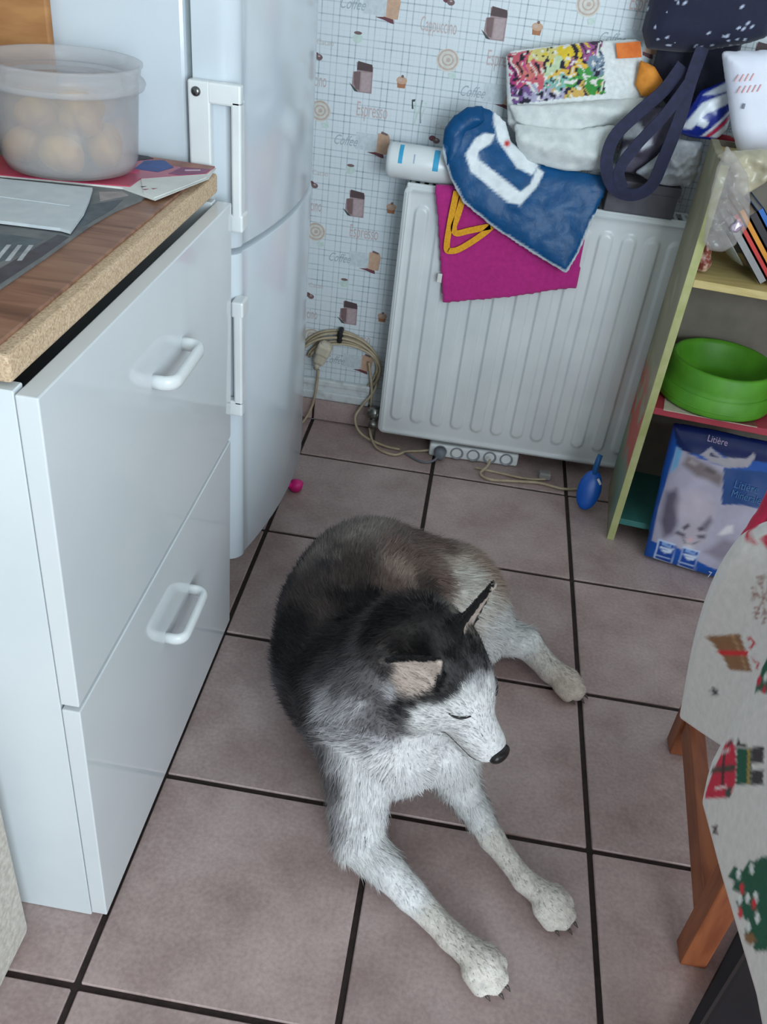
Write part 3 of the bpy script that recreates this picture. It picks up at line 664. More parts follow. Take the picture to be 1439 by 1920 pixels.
# navy starry bag hanging from a wall hook, lower pouch and long strap
nv = thing('starry_bag', 'navy bag with white star specks hanging above the radiator', 'bag', (.72, .12, .88))
def navy_col(V):
    P2 = V[:, :2]; c = np.tile(np.array(lin((24, 26, 52))[:3]), (len(P2), 1)); r = np.random.default_rng(3)
    for k in range(110):
        p = np.array([r.uniform(.60, .88), 1.0+abs(r.normal(0, .045))-.022]); s = r.uniform(.0008, .0024); d = np.hypot(*(P2-p).T); c = np.where((d < s)[:, None], np.array(lin((196, 204, 226))[:3]), c)
    return c
NAVF = vmat('navy_cotton', .8, .15, 90, .35, 600, sheen=.15)
navy = [(.604, 1.06), (.59, 1.30), (.87, 1.32), (.862, 1.09), (.835, 1.011), (.803, .996), (.709, .970), (.620, .965), (.604, .994)]
pillow(navy, ((0, .118, 0), X3, Z3), .040, .06, .005, .3, 18, seed=6, colorfn=navy_col).build('bag_body', NAVF, nv)
navy2 = [(.645, .985), (.70, .99), (.80, 1.00), (.806, .92), (.822, .850), (.74, .825), (.675, .880), (.645, .90)]
pillow(navy2, ((0, .150, 0), X3, Z3), .026, .03, .005, .4, 24, seed=9, colorfn=lambda V: np.tile(np.array(lin((20, 21, 42))[:3]), (len(V), 1))).build('side_pouch', NAVF, nv)
NSTR = mat('navy_webbing', (34, 35, 68), .75, (26, 27, 54), 80, bump=.3, bscale=700)
sp = spline([(.716, .074, .985), (.709, .066, .925), (.705, .050, .862), (.694, .040, .79), (.682, .034, .735), (.650, .030, .713), (.610, .030, .722), (.585, .034, .762), (.588, .042, .812), (.622, .054, .858), (.665, .070, .905), (.69, .085, .95)], 6)
MB().ribbon(sp, .025, .003, (0, 1, .15)).build('strap', NSTR, nv)
MB().ribbon(spline([(.706, .060, .925), (.674, .044, .865), (.634, .036, .805), (.612, .030, .757), (.628, .027, .722)], 6), .022, .003, (0, 1, .15)).build('strap', NSTR, nv)
for x in (.64, .80): MB().ribbon(spline([(x, .12, 1.29), (x+(.72-x)*.5, .135, 1.40), (.72, .155, 1.47)], 6), .028, .003, (0, 1, 0)).build('strap', NSTR, nv)
hk = MB().box(.70, .74, WY-.008, WY, 1.43, 1.50, .002, 1); hk.tube([(.72, WY-.006, 1.462), (.72, .150, 1.460), (.72, .132, 1.466), (.72, .126, 1.485)], .004, 10)
hk.build('wall_hook', mat('steel_hook', (170, 172, 174), .3, metal=.9), label='steel hook above the navy starry bag', cat='hook')
# orange cloth, packet, crumpled grey bag, grey box
pillow([(.612, .945), (.642, .938), (.667, .914), (.670, .885), (.632, .880), (.615, .90)], ((0, .118, 0), X3, Z3), .012, .02, .004, .4, 30, seed=11).build('orange_cloth', mat('orange_cotton', (224, 146, 56), .85, (206, 126, 40), 60, bump=.3), label='bit of orange cloth between tote and navy bag', cat='cloth')
pkl = [([(.716, .842), (.742, .892), (.80, .925), (.805, .905), (.752, .872), (.735, .842)], (206, 212, 220)), ([(.742, .852), (.76, .848), (.765, .86), (.748, .866)], (206, 212, 220)), ([(.765, .832), (.806, .880), (.806, .870), (.775, .832)], (190, 40, 66)), ([(.758, .832), (.765, .832), (.806, .886), (.806, .894)], (214, 214, 222)), ([(.776, .832), (.806, .868), (.81, .83)], (206, 208, 214)), ([(.74, .905), (.775, .93), (.80, .938), (.80, .925), (.76, .908)], (190, 198, 212))]
pillow([(.708, .832), (.720, .87), (.735, .910), (.781, .936), (.802, .93), (.806, .847), (.79, .826), (.748, .824)], ((0, .082, 0), X3, Z3), .018, .03, .004, .3, 24, seed=12, colorfn=lambda V: paint(V[:, :2], (20, 40, 132), pkl, .0015)).build('snack_packet', vmat('glossy_foil_print', .25, .08, 50, .1, 80), label='blue and white packet with a red stripe on the pile', cat='packet')
pillow([(.651, .745), (.685, .782), (.702, .818), (.765, .820), (.782, .763), (.766, .733), (.715, .726), (.682, .733)], ((0, .084, 0), X3, Z3), .020, .028, .0038, .9, 58, seed=13).build('crumpled_bag', mat('pale_grey_polythene', (190, 194, 200), .35, (158, 162, 170), 50), label='crumpled pale grey plastic bag on the grey box', cat='bag')
pillow([(.612, .735), (.612, .804), (.645, .860), (.715, .880), (.735, .84), (.715, .80), (.690, .77), (.662, .735), (.620, .735)], ((0, .112, 0), X3, Z3), .020, .03, .0045, .7, 34, seed=33, colorfn=lambda V: paint(V[:, :2], (84, 80, 96), [([(.600, .83), (.64, .835), (.655, .815), (.61, .80)], (214, 220, 226)), ([(.645, .800), (.668, .812), (.672, .80), (.655, .788)], (206, 210, 218)), ([(.60, .76), (.625, .79), (.635, .785), (.615, .75)], (170, 174, 186))], .003)).build('dark_pouch', vmat('dark_grey_nylon', .6, .2, 60, .3, 200), label='dark grey crumpled pouch inside the loop of the navy strap', cat='pouch')
gb = thing('storage_box', 'plain dark grey box standing on the radiator top', 'box', (.685, .118, RT))
GBX = mat('dark_grey_card', (92, 90, 98), .7, (80, 78, 86), 30)
MB().box(.606, .752, .084, .152, RT, RT+.050, .003, 2).build('box_body', GBX, gb); MB().box(.603, .755, .081, .155, RT+.046, RT+.066, .003, 2).build('lid', GBX, gb)

# ---------------------------------------------------------------- shelf unit
TH = math.radians(-5.4); SM = Matrix.Translation((.757, -.16, 0)) @ Matrix.Rotation(TH, 4, 'Z')
def shelf_paint():
    t = NT('worn_yellow_green_paint'); g = t.add('ShaderNodeNewGeometry').outputs['Position']; sp_ = t.add('ShaderNodeSeparateXYZ'); t.link(g, sp_.inputs[0])
    n = t.add('ShaderNodeTexNoise', i_Scale=9.0, i_Detail=5.0); t.link(g, n.inputs['Vector'])
    a = t.ramp(n.outputs['Fac'], [(.35, lin((168, 158, 130))), (.55, lin((148, 146, 116))), (.7, lin((182, 172, 142)))])
    zz = t.math('ADD', sp_.outputs[2], t.math('MULTIPLY', n.outputs['Fac'], .16))
    pick = t.ramp(zz, [(.20, (0, 0, 0, 1)), (.27, (1, 1, 1, 1)), (.40, (1, 1, 1, 1)), (.47, (0, 0, 0, 1))])
    n2 = t.add('ShaderNodeTexNoise', i_Scale=12.0, i_Detail=2.0); t.link(g, n2.inputs['Vector'])
    m = t.math('MULTIPLY', pick, t.ramp(n2.outputs['Fac'], [(.42, (0, 0, 0, 1)), (.5, (.85, .85, .85, 1))]))
    c = t.mix(m, a, lin((204, 78, 70)))
    pick2 = t.ramp(zz, [(.10, (0, 0, 0, 1)), (.16, (.7, .7, .7, 1)), (.22, (.7, .7, .7, 1)), (.27, (0, 0, 0, 1))])
    t.link(t.mix(pick2, c, lin((112, 150, 134))), t.b.inputs['Base Color']); t.b.inputs['Roughness'].default_value = .6; return t.m
SP = shelf_paint(); YW = mat('pale_yellow_wood', (206, 186, 128), .55, (190, 168, 108), 16, stretch=(1, 8, 8)); EDGE = mat('yellow_green_edge', (186, 186, 134), .55, (168, 172, 112), 30)
sh = thing('shelf_unit', 'narrow painted wooden shelf unit standing against the radiator', 'shelf', (.757, -.16, 0))
o = MB().box(0, .016, .002, .235, 0, .83, .001, 1).rot(SM).build('side_panel', SP, sh, label='yellow-green side with worn red and teal patches')
MB().box(0, .016, 0, .0025, 0, .83, .0005, 1).rot(SM).build('edge_strip', EDGE, o)
MB().box(.50, .516, 0, .235, 0, .83, .001, 1).rot(SM).build('side_panel', SP, sh)
MB().box(.016, .50, .228, .234, .04, .83).rot(SM).build('back_board', mat('grey_beige_hardboard', (120, 112, 102), .7), sh)
MB().box(.016, .50, .001, .228, .606, .621, .001, 1).rot(SM).build('shelf_board', YW, sh, label='pale yellow shelf board')
MB().box(.016, .50, .001, .228, .330, .345, .001, 1).rot(SM).build('shelf_board', mat('red_shelf_board', (178, 62, 76), .5, (160, 52, 66), 14), sh, label='red painted shelf board')
MB().box(.016, .50, .001, .228, .046, .061, .001, 1).rot(SM).build('shelf_board', mat('teal_shelf_board', (64, 128, 122), .5, (52, 112, 106), 14), sh, label='teal painted shelf board')
MB().box(.016, .50, .135, .228, .805, .820, .001, 1).rot(SM).build('shelf_board', YW, sh)
# leaning books
bd = np.array([.68, 0, -.733]); bn = np.array([.733, 0, .68])
for c_n, c_rgb, n0, n1, L, lab_ in (('grey', (150, 150, 152), 1.084, 1.0985, .150, 'thin grey book, lowest of the books leaning on the shelf'), ('red', (196, 52, 50), 1.0995, 1.1095, .160, 'thin red book leaning between grey and orange books'), ('orange', (214, 140, 40), 1.1105, 1.1215, .172, 'orange book leaning between red and black books'), ('black', (34, 30, 34), 1.1225, 1.1375, .165, 'black book leaning between orange and blue books'), ('blue', (30, 96, 176), 1.1385, 1.1500, .180, 'blue book, uppermost of the books leaning on the shelf')):
    t1 = (n0*.68-.6225)/.733; t1 = t1-.001; t0 = t1-L
    bk = MB(); M4 = Matrix(((bd[0], 0, bn[0], 0), (0, 1, 0, 0), (bd[2], 0, bn[2], 0), (0, 0, 0, 1)))
    base = Vector(bd)*((t0+t1)/2)+Vector(bn)*n0
    root = thing('book', lab_, 'book', (base.x, -.07, .6215), 'books leaning on the upper shelf')
    y0, y1 = -.138, -.02
    cm = mat('book_cover_'+c_n, c_rgb, .4, scale=10)
    cv = MB(); th = n1-n0
    for a in ((t0, t1, y0, y1, n0, n0+.0015), (t0, t1, y0, y1, n1-.0015, n1), (t0, t1, y0, y0+.0015, n0, n1)): cv.box(*a)
    cv.rot(M4).build('cover', cm, root)
    MB().box(t0+.003, t1-.003, y0+.002, y1-.003, n0+.0015, n1-.0015).rot(M4).build('page_block', PAPER, root)
# dish and wrapper in the upper compartment
PM = Matrix.Translation((.830, -.072, .6775)) @ Matrix(((bd[0], 0, bn[0], 0), (0, 1, 0, 0), (bd[2], 0, bn[2], 0), (0, 0, 0, 1)))
MB().lathe([(0, -.010), (.030, -.010), (.045, -.004), (.060, .004), (.0605, .006), (.045, .000), (.030, -.006), (0, -.006)], (0, 0, 0), 44).rot(PM).build('plate', [mat('grey_glaze', (150, 156, 148), .25, (120, 126, 120), 20)], label='grey plate propped under the leaning books', cat='plate')
pillow([(.776, .626), (.80, .624), (.806, .64), (.796, .672), (.782, .690), (.776, .67)], ((0, -.118, 0), X3, Z3), .014, .016, .004, .8, 70, seed=21).build('wrapper', mat('brown_red_wrapper', (128, 62, 54), .4, (206, 178, 160), 60, lo=.45, hi=.6), label='crumpled red and cream wrapper beside the grey plate', cat='wrapper')
# white paper bag on the shelf top
pb = thing('paper_bag', 'white paper bag with faint pink lettering above the shelf', 'bag', (.86, .02, .82))
pillow([(.740, .987), (.752, .990), (.96, 1.02), (.965, .822), (.823, .822), (.800, .86), (.776, .91)], ((0, .012, 0), X3, Z3), .026, .03, .005, .12, 14, seed=14).build('bag_body', mat('white_kraft_paper', (222, 224, 236), .6, (212, 214, 228), 10), pb)
PKT = mat('faint_pink_ink', (226, 170, 172), .6)
for r_, (x_, z_, n_) in enumerate(((.772, .945, 4), (.782, .927, 5))):
    for k in range(n_):
        x = x_+k*.0085; z = z_+k*.0018; MB().prism([(x, z), (x+.0022, z), (x+.0050, z+.0125), (x+.0028, z+.0125)], ((0, -.0150, 0), X3, Z3), .0008).build('lettering', PKT, pb, label='faded pink lettering')
MB().box(.7985, .8025, -.0185, -.0165, .903, .912).build('lettering', mat('grey_ink', (120, 124, 140), .6), pb)
pillow([(.786, .775), (.784, .828), (.806, .836), (.838, .832), (.836, .79), (.812, .77)], ((0, .098, 0), X3, Z3), .010, .014, .004, .3, 40, seed=15).build('red_cloth', mat('dark_red_cloth', (150, 20, 38), .8), label='small dark red cloth between crumpled grey bag and shelf', cat='cloth')
# clear plastic bag draped over the shelf side
def film():
    t = NT('clear_crinkled_film'); t.b.inputs['Base Color'].default_value = lin((196, 190, 188)); t.b.inputs['Roughness'].default_value = .18; t.b.inputs['Transmission Weight'].default_value = .2
    tr_ = t.add('ShaderNodeBsdfTransparent'); mx = t.add('ShaderNodeMixShader'); mx.inputs[0].default_value = .64
    t.link(t.b.outputs[0], mx.inputs[1]); t.link(tr_.outputs[0], mx.inputs[2]); t.link(mx.outputs[0], t.n['Material Output'].inputs[0]); return t.m
cpb = thing('clear_bag', 'crinkled clear plastic bag with a cream top on the shelf', 'bag', (.80, -.15, .68))
pillow([(.762, .700), (.756, .742), (.748, .789), (.748, .835), (.752, .868), (.777, .850), (.805, .822), (.822, .779), (.832, .742), (.82, .700), (.801, .684), (.778, .686)], ((0, -.182, 0), X3, Z3), .016, .03, .004, .9, 55, seed=16).build('film_body', film(), cpb)
pillow([(.752, .838), (.765, .846), (.794, .852), (.87, .866), (.93, .870), (.93, .838), (.859, .815), (.84, .798), (.818, .776), (.795, .79), (.785, .815)], ((0, -.132, 0), X3, Z3), .024, .02, .004, .8, 45, seed=17).build('cream_top', mat('cream_polythene', (186, 178, 152), .35, (160, 152, 130), 40), cpb)
pillow([(.793, .738), (.803, .753), (.818, .746), (.812, .731), (.799, .728)], ((0, -.205, 0), X3, Z3), .006, .006, .0035, .9, 90, seed=18).build('shiny_label', mat('silver_pink_foil', (220, 206, 216), .15, (150, 130, 160), 120, metal=.4), cpb)
# green pet bowl and papers
GRN = mat('green_pet_bowl_plastic', (88, 158, 40), .5, (74, 140, 30), 18, bump=.1, bscale=60)
BC = (.906, -.068, .3495)
pw_ = thing('pet_bowl', 'round green pet bowl with sloping sides on the shelf', 'bowl', BC)
MB().lathe([(0, .012), (.070, .012), (.100, .016), (.116, .0), (.1185, .004), (.118, .012), (.116, .038), (.112, .041), (.111, .050), (.1085, .082), (.105, .0865), (.099, .086), (.095, .078), (.078, .034), (.060, .026), (0, .025)], BC, 64).build('bowl_shell', GRN, pw_)
for z_, r_ in ((.014, .1182), (.040, .1140)): MB().lathe([(r_, z_-.0015), (r_+.0012, z_), (r_, z_+.0015)], BC, 64).build('groove', GRN, pw_)
lf = thing('leaflet', 'pale printed leaflet beneath the green bowl', 'leaflet', (.88, -.09, .3452))
MB().prism([(.790, -.167), (.98, -.182), (.98, -.02), (.82, .0)], ((0, 0, .3453), X3, Y3), .0016).build('paper_sheet', mat('cream_leaflet', (204, 196, 180), .6, (190, 180, 160), 40), lf)
MB().prism([(.90, -.175), (.98, -.1815), (.98, -.10), (.90, -.12)], ((0, 0, .3469), X3, Y3), .0003).build('print', ink((150, 90, 80)), lf)

# ---------------------------------------------------------------- cat litter bag
LO, LU, LV = np.array([.831, -.231, 0]), np.array([.973, -.23, 0]), np.array([0, .235, .97]); LU = LU/np.linalg.norm(LU); LV = LV/np.linalg.norm(LV); LN = np.cross(LU, LV)
lit = thing('litter_bag', 'blue bag of cat litter printed with a sleeping kitten', 'bag', (.96, -.22, 0))
NV, CB, LI = (18, 34, 88), (22, 82, 168), (176, 170, 190)
lay = [([(-.011, .314), (.30, .35), (.30, .30), (.174, .283), (.112, .273), (.075, .286), (.06, .266), (.027, .26), (.007, .273)], NV),
 ([(.009, .267), (.026, .264), (.065, .256), (.111, .254), (.121, .221), (.126, .179), (.205, .187), (.30, .20), (.30, .060), (.249, .052), (.15, .027), (.115, .034), (.06, .054), (.008, .047), (.004, .125)], LI),
 ([(.010, .208), (.009, .267), (.022, .263), (.021, .228)], (110, 170, 214), .003), ([(.03, .235), (.035, .258), (.067, .252), (.094, .245), (.117, .233), (.113, .21), (.085, .217), (.063, .218)], (122, 110, 114), .006), ([(.04, .243), (.055, .240), (.06, .246), (.045, .251)], (172, 160, 164), .004), ([(.075, .236), (.095, .232), (.098, .238), (.080, .243)], (86, 74, 78), .004),
 ([(.012, .165), (.03, .180), (.045, .158), (.047, .126), (.052, .10), (.046, .078), (.030, .066), (.015, .10)], (98, 90, 108), .007), ((.078, .150, .036), (190, 178, 192), .012), ((.085, .092, .030), (178, 168, 180), .010), ([(.062, .100), (.072, .112), (.078, .108), (.068, .095)], (86, 78, 92), .0025), ([(.092, .108), (.104, .116), (.110, .108), (.098, .102)], (86, 78, 92), .0025), ([(.055, .090), (.071, .087), (.074, .080), (.050, .082)], (80, 72, 88), .003), ([(.096, .092), (.112, .098), (.114, .090), (.100, .086)], (84, 76, 92), .003), ((.085, .078, .0055), (206, 168, 176), .002), ([(.066, .080), (.078, .069), (.092, .072), (.106, .082), (.092, .067), (.077, .064)], (78, 70, 86), .002), ((.086, .060, .010), (204, 196, 204), .006), ([(.100, .116), (.112, .141), (.118, .131), (.112, .108)], (116, 106, 120), .005), ([(.137, .107), (.149, .131), (.161, .136), (.165, .119), (.145, .107)], (226, 220, 226), .003), ([(.120, .06), (.16, .05), (.19, .10), (.15, .10)], (140, 130, 146), .008),
 ([(.112, .25), (.30, .285), (.30, .195), (.16, .183), (.127, .172)], (16, 66, 130)),
 ([(.06, .266), (.075, .286), (.105, .272), (.15, .282), (.161, .299), (.165, .288), (.157, .265), (.119, .253), (.079, .257)], (168, 162, 172)), ([(.077, .276), (.096, .27), (.079, .268)], NV)]
for a in (.0, .052): lay += [([(.021+a, .060), (.059+a, .058), (.061+a, .004), (.021+a, .006)], (190, 206, 232)), ([(.0235+a, .056), (.057+a, .055), (.0585+a, .0075), (.0235+a, .010)], (24, 70, 156)), ([(.026+a, .044), (.057+a, .046), (.052+a, .033), (.040+a, .030), (.031+a, .036)], (206, 218, 238)), ([(.026+a, .039), (.055+a, .041), (.055+a, .0395), (.026+a, .0375)], (60, 100, 180)), ([(.025+a, .021), (.056+a, .021), (.056+a, .0175), (.025+a, .017)], (170, 190, 228)), ([(.030+a, .054), (.038+a, .056), (.044+a, .052), (.052+a, .055), (.05+a, .048), (.03+a, .048)], (130, 162, 214))]
lout = [(0, .004), (-.004, .10), (-.010, .312), (.06, .318), (.25, .325), (.262, .12), (.258, .012), (.15, .002)]
LTH = .024
pillow(lout, (LO-LN*LTH+np.array([0, 0, .006]), LU, LV), LTH, .05, .0038, .10, 14, seed=19, colorfn=lambda V: paint(V[:, :2], CB, lay, .0012)).build('bag_body', vmat('glossy_printed_sack', .3, .06, 40, .06, 60), lit)
LTX = mat('litter_white_ink', (206, 214, 232), .5); LTB = mat('litter_pale_blue_ink', (60, 116, 172), .5); LTP = mat('litter_pale_pink_ink', (176, 156, 190), .5)
def ltxt(s, u, v, size, m_, xs=.8, dn=.0022): text_mesh(s, size, LO+LU*u+LV*v+LN*dn+np.array([0, 0, .006]), LU, LV, m_, 'lettering', lit, xs=xs)
ltxt('7', .143, .013, .020, LTX); ltxt('Litière', .165, .224, .024, LTB); ltxt('Minérale', .170, .203, .022, LTB); ltxt('Litière', .085, .304, .020, LTP)

# ---------------------------------------------------------------- small things on the floor
bp_ = thing('hand_brush', 'oval bright blue brush standing beside the shelf foot', 'brush', (.712, -.05, 0))
bm_ = bmesh.new(); bmesh.ops.create_icosphere(bm_, subdivisions=4, radius=1)
BRM = Matrix.Translation((.710, -.050, .055)) @ Matrix.Rotation(math.radians(-16), 4, 'X') @ Matrix.Rotation(math.radians(4), 4, 'Y')
MB().bm(bm_, 0, True, BRM @ Matrix.Diagonal((.028, .011, .050, 1))).build('brush_back', mat('bright_blue_plastic', (14, 92, 190), .35, (10, 80, 172), 20), bp_)
MB().tube([BRM @ Vector((0, 0, .040)), BRM @ Vector((.001, .002, .075)), BRM @ Vector((.003, .004, .088))], [.0075, .0065, .006], 12).build('handle', mat('blue_handle', (30, 96, 160), .4), bp_)
MB().tube([BRM @ Vector((.010, -.011, .034)), BRM @ Vector((.020, -.010, .022))], .0032, 8).build('label_tab', PAPER, bp_)
bs = MB()
for k in range(60):
    a = k*2.399; r = math.sqrt(k/60); p0 = Vector((.0175*r*math.cos(a), .006, .040*r*math.sin(a))); p1 = p0+Vector((.004*math.cos(a), .016, .006*math.sin(a))); bs.tube([BRM @ p0, BRM @ p1], .0012, 4)
bs.build('bristles', mat('pinkish_bristles', (178, 128, 108), .8), bp_, kind='stuff')
pt = MB().lathe([(0, 0), (.010, 0), (.0155, .006), (.017, .014), (.013, .022), (.009, .026), (0, .028)], (.028, -.165, 0), 18)
pt.v = [(x+(.006 if z > .018 else 0)*(x-.02)*40, y, z) for x, y, z in pt.v]
tg_ = thing('plastic_toy', 'tiny hot pink plastic piece on the floor by the fridge', 'toy', (.028, -.165, 0)); pt.build('toy_body', mat('hot_pink_plastic', (232, 40, 140), .4, (214, 30, 124), 60), tg_)
MB().tube([(.018, -.172, .016), (.010, -.178, .020), (.006, -.182, .014)], [.008, .007, .004], 10).build('toy_tip', mat('hot_pink_tip', (226, 36, 134), .4), tg_)

CRD = mat('cream_cable_sheath', (196, 180, 152), .5, (172, 154, 128), 40)
ex = thing('extension_lead', 'coiled cream extension cable hung on the wallpaper beside the radiator', 'cable', (.06, .17, .0))
cbm = MB()
for k in range(6):
    rx, rz, cx, cz, y = .100+.006*(k % 3)-.004*k, .088-.006*k+.003*(k % 2), .056+.004*(k % 2)+.003*k, .172, WY-.008-.0075*(k % 3)
    pts = [(cx+rx*math.cos(a), y, cz+rz*math.sin(a)) for a in np.linspace(math.radians(-38+7*k), math.radians(194-6*k), 26)]
    cbm.tube(pts, .0034, 8)
cbm.tube(spline([(.160, WY-.012, .165), (.158, WY-.02, .12), (.130, .150, .075), (.118, .135, .045), (.140, .110, .018), (.20, .090, .006), (.245, .085, .0045)], 8), .0034, 8)
cbm.tube(spline([(.135, WY-.014, .19), (.150, WY-.022, .12), (.155, .145, .055), (.165, .105, .022), (.19, .070, .006), (.235, .055, .0045), (.262, .080, .0045), (.300, .095, .0045), (.325, .100, .010)], 8), .0034, 8)
cbm.tube(spline([(.010, .160, .155), (.008, .155, .10), (.000, .148, .05), (-.020, .140, .008), (-.045, .13, .0045)], 8), .0034, 8)
cbm.build('cable', CRD, ex)
pg = MB().box(-.0155, .0155, -.013, .013, -.030, .036, .010, 3); pg.tube([(0, 0, -.028), (0, 0, -.046)], [.009, .006], 12)
pg.box(-.0185, .0185, -.015, .015, -.004, .030, .008, 3)
pg.rot(Matrix.Translation((.018, .152, .203)) @ Matrix.Rotation(math.radians(18), 4, 'Y')).build('plug', mat('cream_plug', (206, 196, 176), .45, scale=20), ex, label='cream plug dangling from the coil')
MB().box(.052, .064, WY-.032, WY-.001, .236, .270, .004, 2).build('cable_tie', mat('black_rubber_tie', (16, 16, 18), .6), ex, label='black tie holding the coil')
ps = thing('power_strip', 'white multi-socket power strip under the radiator', 'power strip', (.43, .105, 0))
MB().box(.318, .545, .088, .138, .001, .036, .006, 3).rot(Matrix.Translation((.43, .11, 0)) @ Matrix.Rotation(math.radians(3), 4, 'Z') @ Matrix.Translation((-.43, -.11, 0))).build('strip_body', WHITE_PLASTIC, ps)
SOC = mat('grey_socket', (150, 154, 160), .5)
for k in range(5):
    x = .348+.042*k; y = .086+(x-.43)*.052
    MB().lathe([(0, .003), (.012, .003), (.0165, -.001), (.0180, -.001), (.0180, .002)], (0, 0, 0), 24).rot(Matrix.Translation((x, y, .019)) @ Matrix.Rotation(math.radians(-90), 4, 'X') @ Matrix.Scale(.92, 4)).build('socket', SOC, ps)
MB().lathe([(0, -.022), (.010, -.022), (.0145, -.016), (.0155, 0), (0, 0)], (0, 0, 0), 20).rot(Matrix.Translation((.348, .081, .019)) @ Matrix.Rotation(math.radians(-90), 4, 'X')).build('plug', mat('grey_plug', (120, 124, 134), .5), ps, label='grey plug in the first socket')
fc = thing('cable_loop', 'cream cable looping over the tiles under the radiator', 'cable', (.50, .06, 0))
MB().tube(spline([(.475, .075, .022), (.470, .055, .014), (.455, .030, .0045), (.480, .010, .0042), (.540, .020, .0042), (.60, .030, .0042), (.66, .020, .0042), (.70, .030, .0042)], 8), .0034, 8).build('cable', CRD, fc)
MB().tube(spline([(.440, .055, .0042), (.50, .048, .0042), (.56, .040, .0042), (.60, .045, .0042), (.63, .060, .0042)], 8), .0032, 8).build('cable', CRD, fc)
MB().box(.600, .630, .050, .072, .001, .020, .004, 2).build('plug', mat('dull_plug', (150, 146, 144), .5), fc)
gc = MB().tube(spline([(.262, .072, .004), (.300, .045, .004), (.330, .048, .006), (.345, .064, .016)], 8), .003, 8)
gc.build('grey_cord', mat('grey_cord_sheath', (120, 122, 130), .5), label='short grey cord running to the power strip', cat='cable')

# beige upholstered seat beside the cabinet
BG = mat('beige_boucle_fabric', (206, 198, 186), .95, (176, 166, 154), 120, bump=.8, bscale=260, sheen=.3)
st_ = thing('armchair', 'beige textured upholstered seat beside the white cabinet', 'armchair', (-.36, -1.70, 0))
MB().box(-.63, -.086, -2.10, -1.280, .002, .34, .012, 4).build('seat_base', BG, st_); MB().box(-.63, -.092, -2.09, -1.288, .342, .46, .04, 4).build('seat_cushion', BG, st_)

# ---------------------------------------------------------------- wooden chair, jacket, table with cloth
WD = mat('reddish_pine', (158, 92, 56), .45, (126, 66, 40), 10, stretch=(6, 6, 1), detail=6); WD2 = mat('reddish_pine_cross', (158, 92, 56), .45, (126, 66, 40), 10, stretch=(6, 1, 6), detail=6)
ch = thing('wooden_stool', 'reddish wooden stool at the end of the cloth-covered table', 'stool', (.99, -.97, 0))
for x, y in ((.803, -1.146), (.838, -.764), (1.17, -1.15), (1.19, -.77)): MB().box(x-.018, x+.018, y-.018, y+.018, 0, .40, .003, 2).build('leg', WD, ch)
def bar(a, b, w, h):
    a, b = Vector(a), Vector(b); d = b-a; L = d.length; M = Matrix.Translation((a+b)/2) @ d.to_track_quat('Y', 'Z').to_matrix().to_4x4(); return MB().box(-w/2, w/2, -L/2, L/2, -h/2, h/2, .002, 2, M=M)
sr = bar((.808, -1.13, .075), (.838, -.78, .075), .026, .045); sr.build('stretcher', WD2, ch)
bar((.834, -.925, .075), (1.18, -.95, .075), .022, .035).build('stretcher', WD2, ch); bar((1.17, -1.13, .075), (1.19, -.79, .075), .026, .045).build('stretcher', WD2, ch)
MB().lathe([(0, -.003), (.004, -.003), (.0055, 0), (0, 0)], (0, 0, 0), 14).rot(Matrix.Translation((.838, -.7825, .075)) @ Matrix.Rotation(math.radians(-90), 4, 'X')).build('peg', mat('dark_red_peg', (120, 36, 28), .5), ch)
MB().box(.82, 1.20, -1.162, -.775, .40, .420, .006, 2).build('seat', WD, ch)
jk = thing('jacket', 'red jacket with black lining lying on the wooden stool', 'jacket', (.93, -.79, .42))
jo = [(.812, .412), (.822, .47), (.826, .53), (.85, .585), (.95, .60), (1.05, .58), (1.06, .445), (.90, .445), (.86, .43)]
pillow(jo, ((0, -.725, 0), X3, Z3), .022, .03, .005, .4, 22, seed=23, colorfn=lambda V: paint(V[:, :2], (206, 36, 78), [([(.830, .440), (.836, .485), (.850, .510), (.866, .49), (.90, .51), (.93, .43), (.85, .425)], (24, 20, 26))], .003)).build('jacket_body', vmat('red_jacket_cloth', .75, .12, 60, .3, 300, sheen=.2), jk)

TX, TY = .664, -1.150
tbl = thing('dining_table', 'table on a flat black foot under the Christmas cloth', 'table', (1.05, -1.75, 0))
MB().box(TX+.004, 1.60, -2.45, TY-.004, .695, .7225, .003, 2).build('tabletop', WD, tbl)
BLK = mat('black_painted_steel', (26, 24, 30), .55, (20, 18, 24), 20)
fd = Vector((.53, .85, 0)).normalized(); fp = Vector((fd.y, -fd.x, 0)); f0 = Vector((.815, -1.263, 0))
M4 = Matrix.Translation(f0) @ Matrix(((fd.x, -fp.x, 0, 0), (fd.y, -fp.y, 0, 0), (0, 0, 1, 0), (0, 0, 0, 1)))
MB().box(-.45, .20, -.035, .035, 0, .014, .002, 1, M=M4).build('foot', BLK, tbl, label='flat black foot bar on the tiles')
MB().box(-.16, -.10, -.03, .03, .013, .695, .003, 1, M=M4).build('post', BLK, tbl)
MB().box(.55, .62, -.73, -.67, 0, .695, .003, 1, M=Matrix.Translation((.75, -1.35, 0))).build('post', BLK, tbl)
MB().box(.10, .16, -.75, -.35, .0, .014, .003, 1, M=Matrix.Translation((1.2, -1.50, 0))).build('foot', BLK, tbl)
CLOTH_W = (214, 208, 206)
RED, GRE, DK, BRN = (196, 40, 66), (30, 84, 64), (64, 56, 60), (140, 98, 68)
